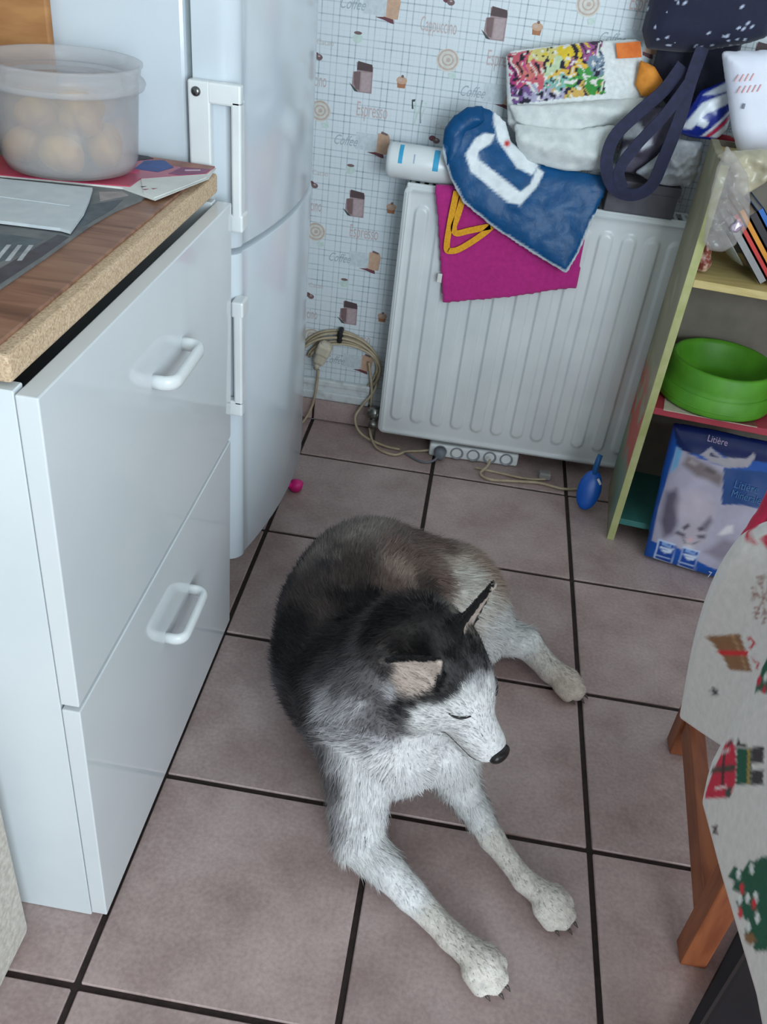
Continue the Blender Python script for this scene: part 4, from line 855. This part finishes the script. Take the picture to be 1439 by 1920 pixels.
cl = [([(-1.1695, .5886), (-1.195, .6159), (-1.207, .6287), (-1.2513, .6234), (-1.2421, .6143), (-1.2163, .5901)], BRN), ([(-1.195, .6168), (-1.198, .6198), (-1.2445, .6165), (-1.2421, .6143)], (176, 136, 100)), ([(-1.1876, .5879), (-1.2308, .6295), (-1.2348, .6271), (-1.1948, .5886)], (206, 40, 50)),
 ([(-1.2208, .6355), (-1.2258, .6429), (-1.2381, .6457), (-1.235, .6353), (-1.231, .6335), (-1.2335, .6424), (-1.2269, .641), (-1.2249, .6364)], RED), ([(-1.2384, .6291), (-1.2462, .6326), (-1.2575, .6398), (-1.2597, .6345), (-1.2553, .6311), (-1.2556, .637), (-1.2461, .6307)], RED),
 ([(-1.2013, .5532), (-1.208, .5543), (-1.2137, .5602), (-1.2119, .5546), (-1.2195, .556), (-1.2106, .55), (-1.2062, .5433), (-1.2059, .5483), (-1.1993, .5441), (-1.2034, .5496)], DK),
 ([(-1.1366, .686), (-1.133, .6926), (-1.1401, .7014), (-1.1409, .6965), (-1.1422, .6893)], RED), ([(-1.1468, .708), (-1.156, .7128), (-1.1566, .7061), (-1.1723, .7088), (-1.1604, .7017), (-1.1497, .702)], RED), ([(-1.170, .722), (-1.19, .719), (-1.186, .713), (-1.168, .714)], RED),
 ([(-1.2842, .5599), (-1.2904, .5731), (-1.3033, .5779), (-1.3192, .5724), (-1.3326, .5625), (-1.335, .5469), (-1.3004, .500), (-1.2931, .5107), (-1.2885, .5312), (-1.2863, .5456)], RED), ([(-1.2904, .5731), (-1.296, .5765), (-1.293, .566), (-1.288, .563)], DK), ([(-1.3068, .5799), (-1.3266, .603), (-1.3522, .5871), (-1.3342, .5635)], GRE), ([(-1.3213, .5967), (-1.3245, .6005), (-1.3504, .5845), (-1.3474, .5807)], (172, 140, 72)), ([(-1.3255, .6037), (-1.3395, .6208), (-1.3509, .6136), (-1.3374, .5963)], DK), ([(-1.3422, .5934), (-1.3561, .6103), (-1.3658, .6042), (-1.3527, .5868)], DK),
 ([(-1.2835, .5251), (-1.317, .5698), (-1.322, .5667), (-1.2859, .5193)], (70, 66, 58)), ([(-1.2877, .5557), (-1.2919, .5605), (-1.3182, .5423), (-1.3143, .5374)], (70, 40, 46)), ([(-1.3033, .5779), (-1.3011, .5873), (-1.3079, .5872), (-1.3169, .5975), (-1.3185, .5945)], DK), ([(-1.2846, .5488), (-1.2956, .5659), (-1.2998, .5677), (-1.2874, .5494)], (226, 216, 216)), ([(-1.306, .5236), (-1.3227, .548), (-1.3244, .547), (-1.3089, .5241)], (226, 216, 216)), ([(-1.3239, .5432), (-1.3293, .5563), (-1.3361, .5483), (-1.3295, .5399)], (58, 76, 70)),
 ([(-1.2726, .6633), (-1.2745, .6507), (-1.2789, .6403), (-1.2844, .6272), (-1.2903, .637), (-1.3015, .6449), (-1.315, .665), (-1.29, .68)], GRE), ((-1.281, .640, .0045), RED), ((-1.288, .651, .004), (214, 214, 214)), ((-1.296, .644, .0035), RED),
 ([(-1.3389, .5152), (-1.3368, .5078), (-1.3318, .5), (-1.3387, .505), (-1.3388, .4997), (-1.3472, .5105), (-1.3422, .5099)], (90, 76, 80)),
 ([(-1.420, .585), (-1.4125, .5731), (-1.4084, .5605), (-1.402, .5528), (-1.4022, .5377), (-1.3901, .5265), (-1.3902, .5106), (-1.4001, .5205), (-1.403, .5125), (-1.414, .5245), (-1.4155, .5145), (-1.426, .5173), (-1.4395, .5239), (-1.4439, .5153), (-1.4563, .5278), (-1.4629, .5237), (-1.475, .545), (-1.45, .58)], GRE), ([(-1.4441, .5138), (-1.4506, .5286), (-1.4586, .532), (-1.4576, .5213), (-1.4491, .5136)], (134, 96, 62))]
for p in ((-1.4104, .5535), (-1.418, .5221), (-1.4431, .5246), (-1.4323, .5485), (-1.4464, .5424), (-1.400, .530), (-1.425, .535)): cl.append(((p[0], p[1], .0042), (220, 222, 222)))
for p in ((-1.4132, .5295), (-1.4346, .5428), (-1.4268, .5168)): cl.append(((p[0], p[1], .0042), (206, 50, 62)))
sc = np.array([-1.2177, .6825])
for k in range(6):
    a = math.pi/6+k*math.pi/3; dv = np.array([math.cos(a), math.sin(a)]); nv_ = np.array([-dv[1], dv[0]]); L = .024
    cl.append(([tuple(sc+nv_*.0009), tuple(sc+dv*L+nv_*.0009), tuple(sc+dv*L-nv_*.0009), tuple(sc-nv_*.0009)], (150, 110, 100)))
    for q, l2 in ((.5, .008), (.75, .007)):
        for s_ in (-1, 1):
            c0 = sc+dv*L*q; e = dv*math.cos(.9)+nv_*s_*math.sin(.9); en = np.array([-e[1], e[0]])*.0008; c1 = c0+e*l2
            cl.append(([tuple(c0+en), tuple(c1+en), tuple(c1-en), tuple(c0-en)], (150, 110, 100)))
def cloth():
    step = .0032; S = []
    for y in np.arange(-2.46, TY-.016, step): S.append((TX, y, -1.0, 0.0, y))
    r = .016
    for a in np.linspace(0, math.pi/2, 14): S.append((TX+r-r*math.cos(a), TY-r+r*math.sin(a), -math.cos(a), math.sin(a), TY-.016+r*a))
    for x in np.arange(TX+r+.006, 1.62, .008): S.append((x, TY, 0.0, 1.0, TY-.016+r*1.57+(x-TX-r)))
    S = np.array(S); sy = S[:, 4]
    zb = np.interp(sy, [-2.46, -2.2, -1.9, -1.7, -1.49, -1.38, -1.300, -1.283, -1.270, -1.21, -1.150, -1.10, -1.0, -.6], [.50, .52, .49, .515, .511, .50, .494, .510, .537, .496, .455, .48, .50, .49])
    fl_ = np.interp(sy, [-2.46, -2.2, -2.0, -1.8, -1.65, -1.49, -1.38, -1.30, -1.275, -1.262, -1.21, -1.158, -1.10, -1.0, -.9, -.8, -.6], [.02, .05, .015, .04, .010, .006, .010, .012, .008, -.004, .002, .006, .012, .012, .03, .01, .03])
    nt = 74; T = np.linspace(0, 1, nt); V = []; C2 = []
    TOPZ = .7250; rr = .006; bulge = .036*np.exp(-((sy+1.13)/.045)**2)
    for t in T:
        drop = t*(TOPZ-zb); out = fl_*np.sin(np.minimum(1, t*1.25)*math.pi/2)*(t**.6)+rr*np.clip(t*8, 0, 1)+bulge*math.sin(math.pi*t**.62)
        V.append(np.stack([S[:, 0]+S[:, 2]*out, S[:, 1]+S[:, 3]*out, TOPZ-drop-.0], -1)); C2.append(np.stack([sy, TOPZ-drop], -1))
    V = np.array(V); n = len(S); i = np.arange(nt*n).reshape(nt, n)
    F = np.stack([i[:-1, :-1], i[:-1, 1:], i[1:, 1:], i[1:, :-1]], -1).reshape(-1, 4).tolist()
    base = nt*n; F2 = []
    inner = [(1.60, min(y, TY-.02), TOPZ) for y in S[:, 1]]
    for k in range(n-1): F2.append((k, base+k, base+k+1, k+1))
    VV = np.concatenate([V.reshape(-1, 3), np.array(inner)]); CC = np.concatenate([np.array(C2).reshape(-1, 2), np.full((n, 2), 5.)])
    mb = MB(); mb.add(VV, F, 0, True); mb.f += F2; mb.mi += [0]*len(F2); mb.sm += [False]*len(F2)
    vis = (CC[:, 0] > -1.62) & (CC[:, 0] < -1.0); c = np.tile(np.array(lin(CLOTH_W)[:3]), (len(CC), 1)); c[vis] = paint(CC[vis], CLOTH_W, cl, .0012); mb.c = c
    return mb
co_ = cloth().build('tablecloth', vmat('printed_christmas_cloth', .8, .06, 130, .15, 900), label='off-white tablecloth printed with gifts, stars and Christmas trees', cat='tablecloth', fixn=False)
sd_ = co_.modifiers.new('thickness', 'SOLIDIFY'); sd_.thickness = .0012; sd_.offset = 0
# ---------------------------------------------------------------- dog
def rotm(rx,ry,rz):
    cx,sx,cy,sy,cz,sz=np.cos(rx),np.sin(rx),np.cos(ry),np.sin(ry),np.cos(rz),np.sin(rz)
    return np.array([[cz,-sz,0],[sz,cz,0],[0,0,1]])@np.array([[cy,0,sy],[0,1,0],[-sy,0,cy]])@np.array([[1,0,0],[0,cx,-sx],[0,sx,cx]])
HM=rotm(.07,.45,-.596); HS=np.array([.388,-.994,.322])
def H(x,y,z): return HS+HM@np.array([x,y,z],float)
def rcone(p,a,b,ra,rb):
    a=np.asarray(a,float);b=np.asarray(b,float);ba=b-a
    t=np.clip(((p-a)@ba)/(ba@ba),0,1)
    return np.linalg.norm(p-a-t[...,None]*ba,axis=-1)-(ra+(rb-ra)*t)
def ellip(p,c,M,r):
    q=(p-c)@M; r=np.asarray(r,float)
    k0=np.linalg.norm(q/r,axis=-1); k1=np.linalg.norm(q/(r*r),axis=-1)+1e-9
    return k0*(k0-1)/k1
def chain(pts,k,flow=1): return [('c',pts[i][:3],pts[i+1][:3],pts[i][3],pts[i+1][3],k,flow) for i in range(len(pts)-1)]
I3=np.eye(3)
DN=dict(t0=(.3261,-.9631,.1615,.0974),t1=(.3118,-.9076,.1508,.1118),t2=(.2639,-.8298,.1462,.1195),t3=(.2482,-.7284,.1405,.1167),t4=(.2653,-.6418,.131,.1202),t5=(.4002,-.5898,.1097,.1021),
 n0=(.3136,-.938,.2006,.1021),c0=(.3409,-.9573,.1411,.0847),ls=(.3022,-1.0203,.1406,.056),le=(.3184,-1.094,.0513,.035),lm=(.4039,-1.1535,.0335,.0215),lw=(.465,-1.199,.026,.0175),lp=(.509,-1.2280,.027,.0235),
 rs=(.4237,-.9709,.1354,.053),re=(.455,-.9658,.0558,.0304),rm=(.5134,-1.0387,.0335,.0180),rw=(.5640,-1.0940,.025,.0155),rp=(.6030,-1.1200,.026,.0225),
 h0=(.3448,-.6404,.119,.0965),h1=(.4337,-.6277,.0964,.0788),h2=(.4604,-.641,.0761,.0529),h3=(.4893,-.6178,.0531,.0337),h4=(.5635,-.6044,.0390,.0280),h5=(.611,-.657,.0300,.0215),h6=(.6407,-.6723,.0262,.0253),
 a0=(.375,-.55,.085,.06),a1=(.44,-.545,.062,.052),a2=(.4858,-.5686,.0482,.0447),a3=(.5192,-.5896,.0408,.0303))
def toes(L,pw,d,sp):
    pw=np.array(pw[:3],float); d=np.array(d,float); d[2]=0; d/=np.linalg.norm(d); sd=np.array([-d[1],d[0],0])
    for k,f in ((-1.5,.008),(-.5,.020),(.5,.020),(1.5,.008)):
        a=pw+sd*k*sp+d*(f-.012); b=pw+sd*k*sp*1.15+d*(f+.006); a[2]=.022;b[2]=.0145
        L.append(('c',a,b,.0135,.0125,.005,1))
def dog_prims(N=DN):
    L=[]; g=lambda *k:[tuple(N[i]) for i in k]
    L+=chain(g('t0','t1','t2','t3','t4','t5'),.05)
    L+=[('c',H(-.045,0,-.02),N['n0'][:3],.070,N['n0'][3],.05,1)]
    L+=[('c',H(-.01,-.01,-.06),N['c0'][:3],.058,N['c0'][3],.05,1)]
    for s in 'lr':
        L+=chain(g(s+'s',s+'e',s+'m',s+'w',s+'p'),.010)
        toes(L,N[s+'p'],np.array(N[s+'p'][:3])-np.array(N[s+'w'][:3]),.0125 if s=='l' else .0118)
    L+=chain(g('h0','h1','h2'),.04)
    L+=chain(g('h2','h3','h4','h5','h6'),.010)
    toes(L,N['h6'],(.8,-.42,0),.012)
    L+=chain(g('a0','a1','a2','a3'),.025)
    L.append(('e',H(-.005,.004,.0),HM,(.072,.070,.058),.03,1))
    L.append(('e',H(.045,.002,.002),HM,(.048,.053,.041),.02,1))
    L.append(('c',H(.06,0,-.018),H(.122,0,-.026),.038,.0265,.02,-1))
    L.append(('c',H(.045,0,-.047),H(.116,-.002,-.055),.028,.0185,.012,-1))
    for s in (-1,1):
        L.append(('e',H(.015,s*.042,-.032),HM,(.052,.034,.042),.02,-1))
    return L
def ear(s):
    # triangular shell: base centre, tip
    if s<0: return H(-.014,-.047,.030),H(.006,-.064,.104)
    return H(-.022,.045,.035),H(-.030,.072,.118)
def ear_sdf(p,s):
    b,t=ear(s); up=t-b; h=np.linalg.norm(up); up/=h
    nrm=HM@np.array([.55,-.83,.05] if s<0 else [.97,.10,.05]); nrm-=up*(nrm@up); nrm/=np.linalg.norm(nrm); sd=np.cross(nrm,up)
    q=p-b; u=q@up; v=q@sd; w=q@nrm
    tt=np.clip(u/h,-.3,1); half=.036*(1-tt)**.8+.003
    curve=.010*(np.abs(v)/(.036))**2*1.0
    dv=np.abs(v)-half; dw=np.abs(w-curve)-.0045; du=np.maximum(u-h,-u-.02)
    return np.maximum(np.maximum(dv,dw),du)*.8
def smin(a,b,k):
    h=np.clip(.5+.5*(b-a)/k,0,1); return b+(a-b)*h-k*h*(1-h)
def prim_d(P_,pr):
    return rcone(P_,pr[1],pr[2],pr[3],pr[4]) if pr[0]=='c' else ellip(P_,pr[1],pr[2],pr[3])
def dog_sdf(p,prims=None):
    prims=prims or dog_prims(); d=None
    for pr in prims:
        v=prim_d(p,pr); k=pr[5] if pr[0]=='c' else pr[4]
        d=v if d is None else smin(v,d,k)
    for s in (-1,1): d=smin(ear_sdf(p,s),d,.008)
    # ear cup dents and floor cut
    return np.maximum(d,.001-p[...,2])

DP=[(0.374,-1.067,0.285,240,240,240),(0.389,-1.057,0.252,240,240,240),(0.417,-1.068,0.296,240,240,240),(0.451,-1.068,0.262,245,245,246),(0.46,-1.054,0.292,245,245,246),(0.475,-1.074,0.253,245,245,246),(0.428,-1.056,0.328,240,240,240),(0.484,-1.061,0.265,240,240,240),(0.475,-1.057,0.274,245,245,246),(0.422,-1.045,0.221,240,240,240),(0.438,-1.043,0.337,240,240,240),(0.434,-1.037,0.344,182,180,184),(0.46,-1.021,0.331,240,240,240),(0.467,-1.027,0.317,240,240,240),(0.453,-1.044,0.322,240,240,240),(0.444,-1.057,0.313,245,245,246),(0.4,-1.049,0.346,70,66,67),(0.41,-1.02,0.369,26,24,25),(0.432,-0.999,0.365,26,24,25),(0.442,-1.017,0.35,70,66,67),(0.457,-0.974,0.337,26,24,25),(0.445,-0.993,0.353,38,35,36),(0.416,-1.039,0.352,70,66,67),(0.425,-1.027,0.356,38,35,36),(0.412,-1.052,0.339,38,35,36),(0.453,-1.011,0.342,38,35,36),(0.367,-0.971,0.385,26,24,25),(0.43,-0.948,0.358,26,24,25),(0.401,-0.989,0.382,26,24,25),(0.344,-0.982,0.378,26,24,25),(0.35,-1.058,0.29,38,35,36),(0.354,-1.059,0.302,38,35,36),(0.347,-1.054,0.27,70,66,67),(0.376,-1.06,0.321,38,35,36),(0.403,-1.06,0.33,38,35,36),(0.39,-1.06,0.327,38,35,36),(0.387,-1.05,0.346,70,66,67),(0.349,-1.045,0.35,205,188,178),(0.357,-1.054,0.333,205,188,178),(0.346,-1.05,0.336,205,188,178),(0.368,-1.058,0.33,205,188,178),(0.368,-1.075,0.396,205,188,178),(0.38,-1.077,0.398,205,188,178),(0.373,-1.027,0.376,26,24,25),(0.363,-1.025,0.376,26,24,25),(0.36,-1.063,0.288,38,35,36),(0.365,-1.062,0.306,38,35,36),(0.384,-1.062,0.319,38,35,36),(0.397,-1.062,0.324,38,35,36),(0.41,-1.057,0.334,38,35,36),(0.42,-1.048,0.342,38,35,36),(0.425,-1.04,0.348,38,35,36),(0.431,-1.031,0.35,38,35,36),(0.37,-1.065,0.293,240,240,240),(0.383,-1.065,0.306,240,240,240),(0.4,-1.066,0.311,240,240,240),(0.415,-1.062,0.323,240,240,240),(0.428,-1.051,0.336,240,240,240),(0.442,-1.033,0.342,182,180,184),(0.452,-1.022,0.338,182,180,184),(0.174,-0.694,0.244,152,141,135),(0.201,-0.726,0.262,152,141,135),(0.214,-0.669,0.262,152,141,135),(0.193,-0.747,0.26,70,66,67),(0.203,-0.71,0.262,84,74,70),(0.236,-0.728,0.271,84,74,70),(0.321,-1.037,0.335,70,66,67),(0.318,-1.044,0.29,110,107,110),(0.328,-1.045,0.37,70,66,67),(0.332,-1.023,0.37,38,35,36),(0.303,-1.02,0.34,70,66,67),(0.331,-1.049,0.307,182,180,184),(0.346,-1.054,0.244,110,107,110),(0.335,-1.058,0.221,182,180,184),(0.366,-1.055,0.214,240,240,240),(0.418,-1.025,0.157,240,240,240),(0.324,-1.066,0.186,240,240,240),(0.354,-1.063,0.18,240,240,240),(0.386,-1.05,0.15,240,240,240),(0.352,-1.064,0.134,240,240,240),(0.324,-1.082,0.138,240,240,240),(0.303,-1.09,0.13,240,240,240),(0.298,-1.075,0.156,240,240,240),(0.41,-1.029,0.129,240,240,240),(0.229,-0.936,0.269,38,35,36),(0.258,-0.949,0.305,38,35,36),(0.297,-0.994,0.363,26,24,25),(0.264,-0.886,0.292,26,24,25),(0.151,-0.842,0.215,38,35,36),(0.177,-0.88,0.234,38,35,36),(0.311,-0.982,0.382,26,24,25),(0.167,-0.797,0.24,84,74,70),(0.212,-0.857,0.266,84,74,70),(0.242,-0.804,0.276,84,74,70),(0.234,-0.843,0.275,38,35,36),(0.281,-0.831,0.28,38,35,36),(0.17,-0.72,0.245,118,107,102),(0.188,-0.677,0.251,118,107,102),(0.218,-0.752,0.269,84,74,70),(0.238,-0.648,0.265,152,141,135),(0.271,-0.613,0.262,152,141,135),(0.301,-0.625,0.259,118,107,102),(0.228,-0.704,0.268,118,107,102),(0.303,-0.673,0.262,130,110,102),(0.311,-0.732,0.258,180,158,146),(0.305,-0.775,0.267,130,110,102),(0.346,-0.669,0.241,130,110,102),(0.391,-0.674,0.213,130,110,102),(0.362,-0.72,0.217,84,74,70),(0.33,-0.928,0.381,84,74,70),(0.423,-0.637,0.207,228,221,212),(0.436,-0.674,0.185,228,221,212),(0.41,-0.616,0.215,214,200,188),(0.476,-0.597,0.186,180,158,146),(0.448,-0.587,0.201,180,158,146),(0.441,-0.967,0.437,214,200,188),(0.436,-0.939,0.375,214,200,188),(0.388,-0.6,0.223,130,110,102),(0.348,-0.599,0.238,130,110,102),(0.254,-0.757,0.274,84,74,70),(0.131,-0.742,0.197,70,66,67),(0.136,-0.681,0.197,70,66,67),(0.151,-0.89,0.184,38,35,36),(0.145,-0.888,0.132,110,107,110),(0.188,-0.941,0.206,38,35,36),(0.205,-0.938,0.24,38,35,36),(0.237,-0.977,0.263,70,66,67),(0.259,-1.005,0.271,110,107,110),(0.256,-0.98,0.292,70,66,67),(0.247,-1.017,0.234,182,180,184),(0.211,-0.994,0.177,70,66,67),(0.184,-0.948,0.144,70,66,67),(0.236,-1.027,0.169,110,107,110),(0.213,-0.986,0.213,70,66,67),(0.247,-1.038,0.144,110,107,110),(0.271,-1.046,0.209,182,180,184),(0.278,-1.038,0.24,182,180,184),(0.295,-1.032,0.285,110,107,110),(0.29,-1.036,0.263,182,180,184),(0.318,-1.051,0.242,110,107,110),(0.307,-1.045,0.256,110,107,110),(0.329,-1.05,0.267,110,107,110),(0.312,-1.057,0.217,182,180,184),(0.292,-1.062,0.185,240,240,240),(0.272,-1.061,0.167,182,180,184),(0.272,-1.07,0.143,110,107,110),(0.342,-1.064,0.189,240,240,240),(0.516,-0.659,0.106,240,240,240),(0.589,-0.659,0.048,228,221,212),(0.553,-0.633,0.058,240,240,240),(0.631,-0.686,0.046,214,200,188),(0.658,-0.683,0.043,214,200,188),(0.628,-0.703,0.021,214,200,188),(0.275,-1.076,0.131,110,107,110),(0.279,-1.09,0.1,182,180,184),(0.293,-1.108,0.084,182,180,184),(0.279,-1.096,0.071,182,180,184),(0.306,-1.125,0.07,240,240,240),(0.329,-1.1,0.104,240,240,240),(0.346,-1.139,0.065,240,240,240),(0.395,-1.163,0.055,245,245,246),(0.444,-1.2,0.041,228,221,212),(0.49,-1.236,0.041,228,221,212),(0.526,-1.244,0.035,228,221,212),(0.446,-1.009,0.09,240,240,240),(0.49,-1.019,0.064,240,240,240),(0.526,-1.063,0.047,228,221,212),(0.574,-1.111,0.042,228,221,212),(0.613,-1.14,0.035,228,221,212),(0.457,-1.009,0.117,240,240,240),(0.334,-1.117,0.08,240,240,240)]

def build_dog():
    pr = dog_prims(); h = .0045
    lo = np.array([.095, -1.285, -.004]); hi = np.array([.70, -.455, .475])
    ax = [np.arange(lo[k], hi[k]+h, h) for k in range(3)]
    G = np.stack(np.meshgrid(*ax, indexing='ij'), -1)
    d = np.empty(G.shape[:3])
    for i in range(len(ax[0])): d[i] = dog_sdf(G[i], pr)
    V, F = snets(d, lo, h)
    e = 1e-3
    def grad(p):
        g = np.stack([dog_sdf(p+np.eye(3)[k]*e, pr)-dog_sdf(p-np.eye(3)[k]*e, pr) for k in range(3)], -1); return g/(np.linalg.norm(g, axis=1)[:, None]+1e-9)
    N = grad(V)
    # coat colour, interpolated from sampled coat patches
    DPA = np.array(DP); Q = DPA[:, :3]; CL = np.array([lin(c)[:3] for c in DPA[:, 3:]])
    EP = np.where(np.linalg.norm(Q-HS, axis=1) < .13, .005, .010)
    def coat(P, jit=0):
        out = np.empty((len(P), 3))
        for s in range(0, len(P), 4000):
            p = P[s:s+4000]; D2 = ((p[:, None]-Q[None])**2).sum(-1); w = 1/(D2+EP[None]**2)**2.1
            out[s:s+4000] = (w[..., None]*CL[None]).sum(1)/w.sum(1)[:, None]
        return out
    def ear_paint(P, c):
        for s in (-1, 1):
            b, t_ = ear(s); up = (t_-b)/np.linalg.norm(t_-b); nr = HM @ np.array([.55, -.83, .05] if s < 0 else [.97, .10, .05]); nr = nr-up*(nr@up); nr /= np.linalg.norm(nr); sdv = np.cross(nr, up)
            q = P-b; u = q@up; v = q@sdv; w = q@nr; half = .036*np.clip(1-u/np.linalg.norm(t_-b), 0, 1)**.8+.003
            on = (ear_sdf(P, s) < .006) & (u > -.004); inner = (w > .010*(np.abs(v)/.036)**2) & (np.abs(v) < half*.80)
            c = np.where((on & ~inner)[:, None], np.array(lin((30, 28, 29))[:3]), c); c = np.where((on & inner)[:, None], np.array(lin((206, 190, 180))[:3]), c)
        return c
    jn = vnoise(V*90)[:, None]*.012+vnoise(V*40+7)[:, None]*.010
    C_ = coat(V+jn*np.array([1, .7, .4]))
    C_ = ear_paint(V, C_)*(1+.25*vnoise(V*130)[:, None])
    dog = thing('dog', 'grey and white husky lying on the tiled floor', 'dog', (.33, -.86, 0))
    mb = MB(); mb.add(V, F, 0, True); mb.c = np.clip(C_, 0, 1)
    bm_ = vmat('husky_coat', .85, .12, 180, .3, 900, spec=.15, sheen=.1)
    mb.build('body', bm_, dog)
    # short fur: blades lying along the coat
    tri = np.concatenate([F[:, [0, 1, 2]], F[:, [0, 2, 3]]]); A, B, Cc = V[tri[:, 0]], V[tri[:, 1]], V[tri[:, 2]]
    ar = np.linalg.norm(np.cross(B-A, Cc-A), axis=1); r = np.random.default_rng(5); n = 85000
    ar = ar*np.where(A[:, 2] > .006, 1, 0); k = r.choice(len(tri), n, p=ar/ar.sum()); u, v = r.random((2, n)); fl2 = u+v > 1; u[fl2] = 1-u[fl2]; v[fl2] = 1-v[fl2]
    P = A[k]+(B[k]-A[k])*u[:, None]+(Cc[k]-A[k])*v[:, None]; Nn = grad(P)
    best = np.full(n, 9.); flow = np.zeros((n, 3)); idb = np.zeros(n, int)
    for q, p_ in enumerate(pr):
        dd = prim_d(P, p_)
        f_ = (np.asarray(p_[2])-np.asarray(p_[1]))*p_[6] if p_[0] == 'c' else -HM[:, 0]
        f_ = f_/np.linalg.norm(f_); m_ = dd < best; best[m_] = dd[m_]; flow[m_] = f_; idb[m_] = q
    flow = flow+np.array([0, 0, -.25]); flow = flow-Nn*(flow*Nn).sum(1)[:, None]; flow /= np.linalg.norm(flow, axis=1)[:, None]+1e-6
    hd = np.linalg.norm(P-H(.05, 0, -.01), axis=1); near_floor = np.clip(P[:, 2]/.05, .35, 1)
    legd = np.minimum.reduce([np.linalg.norm(P[:, :2]-np.array(c), axis=1) for c in ((.44, -1.18), (.53, -1.24), (.56, -1.08), (.62, -1.14), (.62, -.67))])
    Ln = np.where(hd < .13, .0085, .020)*np.where(legd < .09, .42, 1)*near_floor*(.7+.6*r.random(n))
    ears = np.minimum(ear_sdf(P, -1), ear_sdf(P, 1)) < .003; Ln = np.where(ears, .004, Ln)
    dr = flow*.92+Nn*(.14+.16*r.random(n))[:, None]+r.normal(0, .16, (n, 3)); dr /= np.linalg.norm(dr, axis=1)[:, None]
    sd = np.cross(dr, Nn); sd /= np.linalg.norm(sd, axis=1)[:, None]+1e-6; w = .0009
    tip = P+dr*Ln[:, None]; tip[:, 2] = np.maximum(tip[:, 2], .002); root = P-Nn*.0006
    VV = np.stack([root-sd*w, root+sd*w, tip], 1).reshape(-1, 3); FF = np.arange(3*n).reshape(n, 3)
    CF = coat(P+(vnoise(P*90)[:, None]*.012+vnoise(P*40+7)[:, None]*.010)*np.array([1, .7, .4])); CF = ear_paint(P, CF); CF = np.clip(CF*(1+r.normal(0, .22, n))[:, None], .004, .85)
    fb = MB(); fb.v = VV.tolist(); fb.f = FF.tolist(); fb.mi = [0]*n; fb.sm = [False]*n; fb.c = np.repeat(CF, 3, 0)
    t = NT('husky_fur'); t.link(t.add('ShaderNodeAttribute', attribute_name='Col').outputs['Color'], t.b.inputs['Base Color'])
    t.b.inputs['Roughness'].default_value = .8; t.b.inputs['Specular IOR Level'].default_value = .15
    t.link(t.add('ShaderNodeAttribute', attribute_name='coat_normal').outputs['Vector'], t.b.inputs['Normal'])
    tl = t.add('ShaderNodeBsdfTranslucent'); mx = t.add('ShaderNodeMixShader'); mx.inputs[0].default_value = .15
    t.link(t.n['Attribute'].outputs['Color'], tl.inputs[0]); t.link(t.b.outputs[0], mx.inputs[1]); t.link(tl.outputs[0], mx.inputs[2]); t.link(mx.outputs[0], t.n['Material Output'].inputs[0])
    fo = fb.build('fur', t.m, dog, kind='stuff', fixn=False)
    at = fo.data.attributes.new('coat_normal', 'FLOAT_VECTOR', 'POINT'); at.data.foreach_set('vector', np.repeat(Nn, 3, 0).astype(np.float32).ravel())
    # face details
    def surf(p, it=12):
        p = np.array(p, float)[None]
        for _ in range(it): p = p-grad(p)*dog_sdf(p, pr)[:, None]*.8
        return p[0], grad(p)[0]
    NOSE = mat('black_wet_nose', (22, 20, 22), .3, (34, 30, 32), 160, bump=.3, bscale=500)
    b = bmesh.new(); bmesh.ops.create_icosphere(b, subdivisions=3, radius=1)
    for v_ in b.verts:
        v_.co.y *= 1+.25*max(0, v_.co.z)
    Mn = Matrix.Translation(Vector(H(.1445, 0, -.0205))) @ Matrix(HM.tolist()).to_4x4() @ Matrix.Diagonal((.0105, .0170, .0130, 1))
    MB().bm(b, 0, True, Mn).build('nose', NOSE, dog)
    LID = mat('dark_closed_eyelid', (30, 27, 30), .5)
    for s in (-1, 1):
        pts = []
        for q in np.linspace(-1, 1, 9):
            p, nn = surf(H(.072+q*.014, s*(.034-.006*q), .020-.0045*(1-q*q)+.006*q)); pts.append(p+nn*.0012)
        MB().tube(pts, [.0008+.0014*(1-abs(q)) for q in np.linspace(-1, 1, 9)], 6).build('eyelid', LID, dog)
    pts = []
    for q in np.linspace(0, 1, 10):
        p, nn = surf(H(.140-.075*q, -.018-.020*q, -.046-.004*q)); pts.append(p+nn*.0002)
    MB().tube(pts, .0009, 5).build('mouth_line', LID, dog)
    CLAW = mat('dark_claw', (88, 78, 74), .4)
    for pwk, dv in (('lp', np.array(DN['lp'][:3])-np.array(DN['lw'][:3])), ('rp', np.array(DN['rp'][:3])-np.array(DN['rw'][:3])), ('h6', np.array([.8, -.42, 0]))):
        dv = np.array([dv[0], dv[1], 0]); dv /= np.linalg.norm(dv); sdv = np.array([-dv[1], dv[0], 0]); p0 = np.array(DN[pwk][:3])
        for kx, f in ((-1.5, .008), (-.5, .020), (.5, .020), (1.5, .008)):
            a = p0+sdv*kx*.0145+dv*(f+.015); a[2] = .010; c = a+dv*.010; c[2] = .004
            MB().tube([a, (a+c)/2+np.array([0, 0, .001]), c], [.0028, .0024, .0008], 7).build('claw', CLAW, dog)
build_dog()
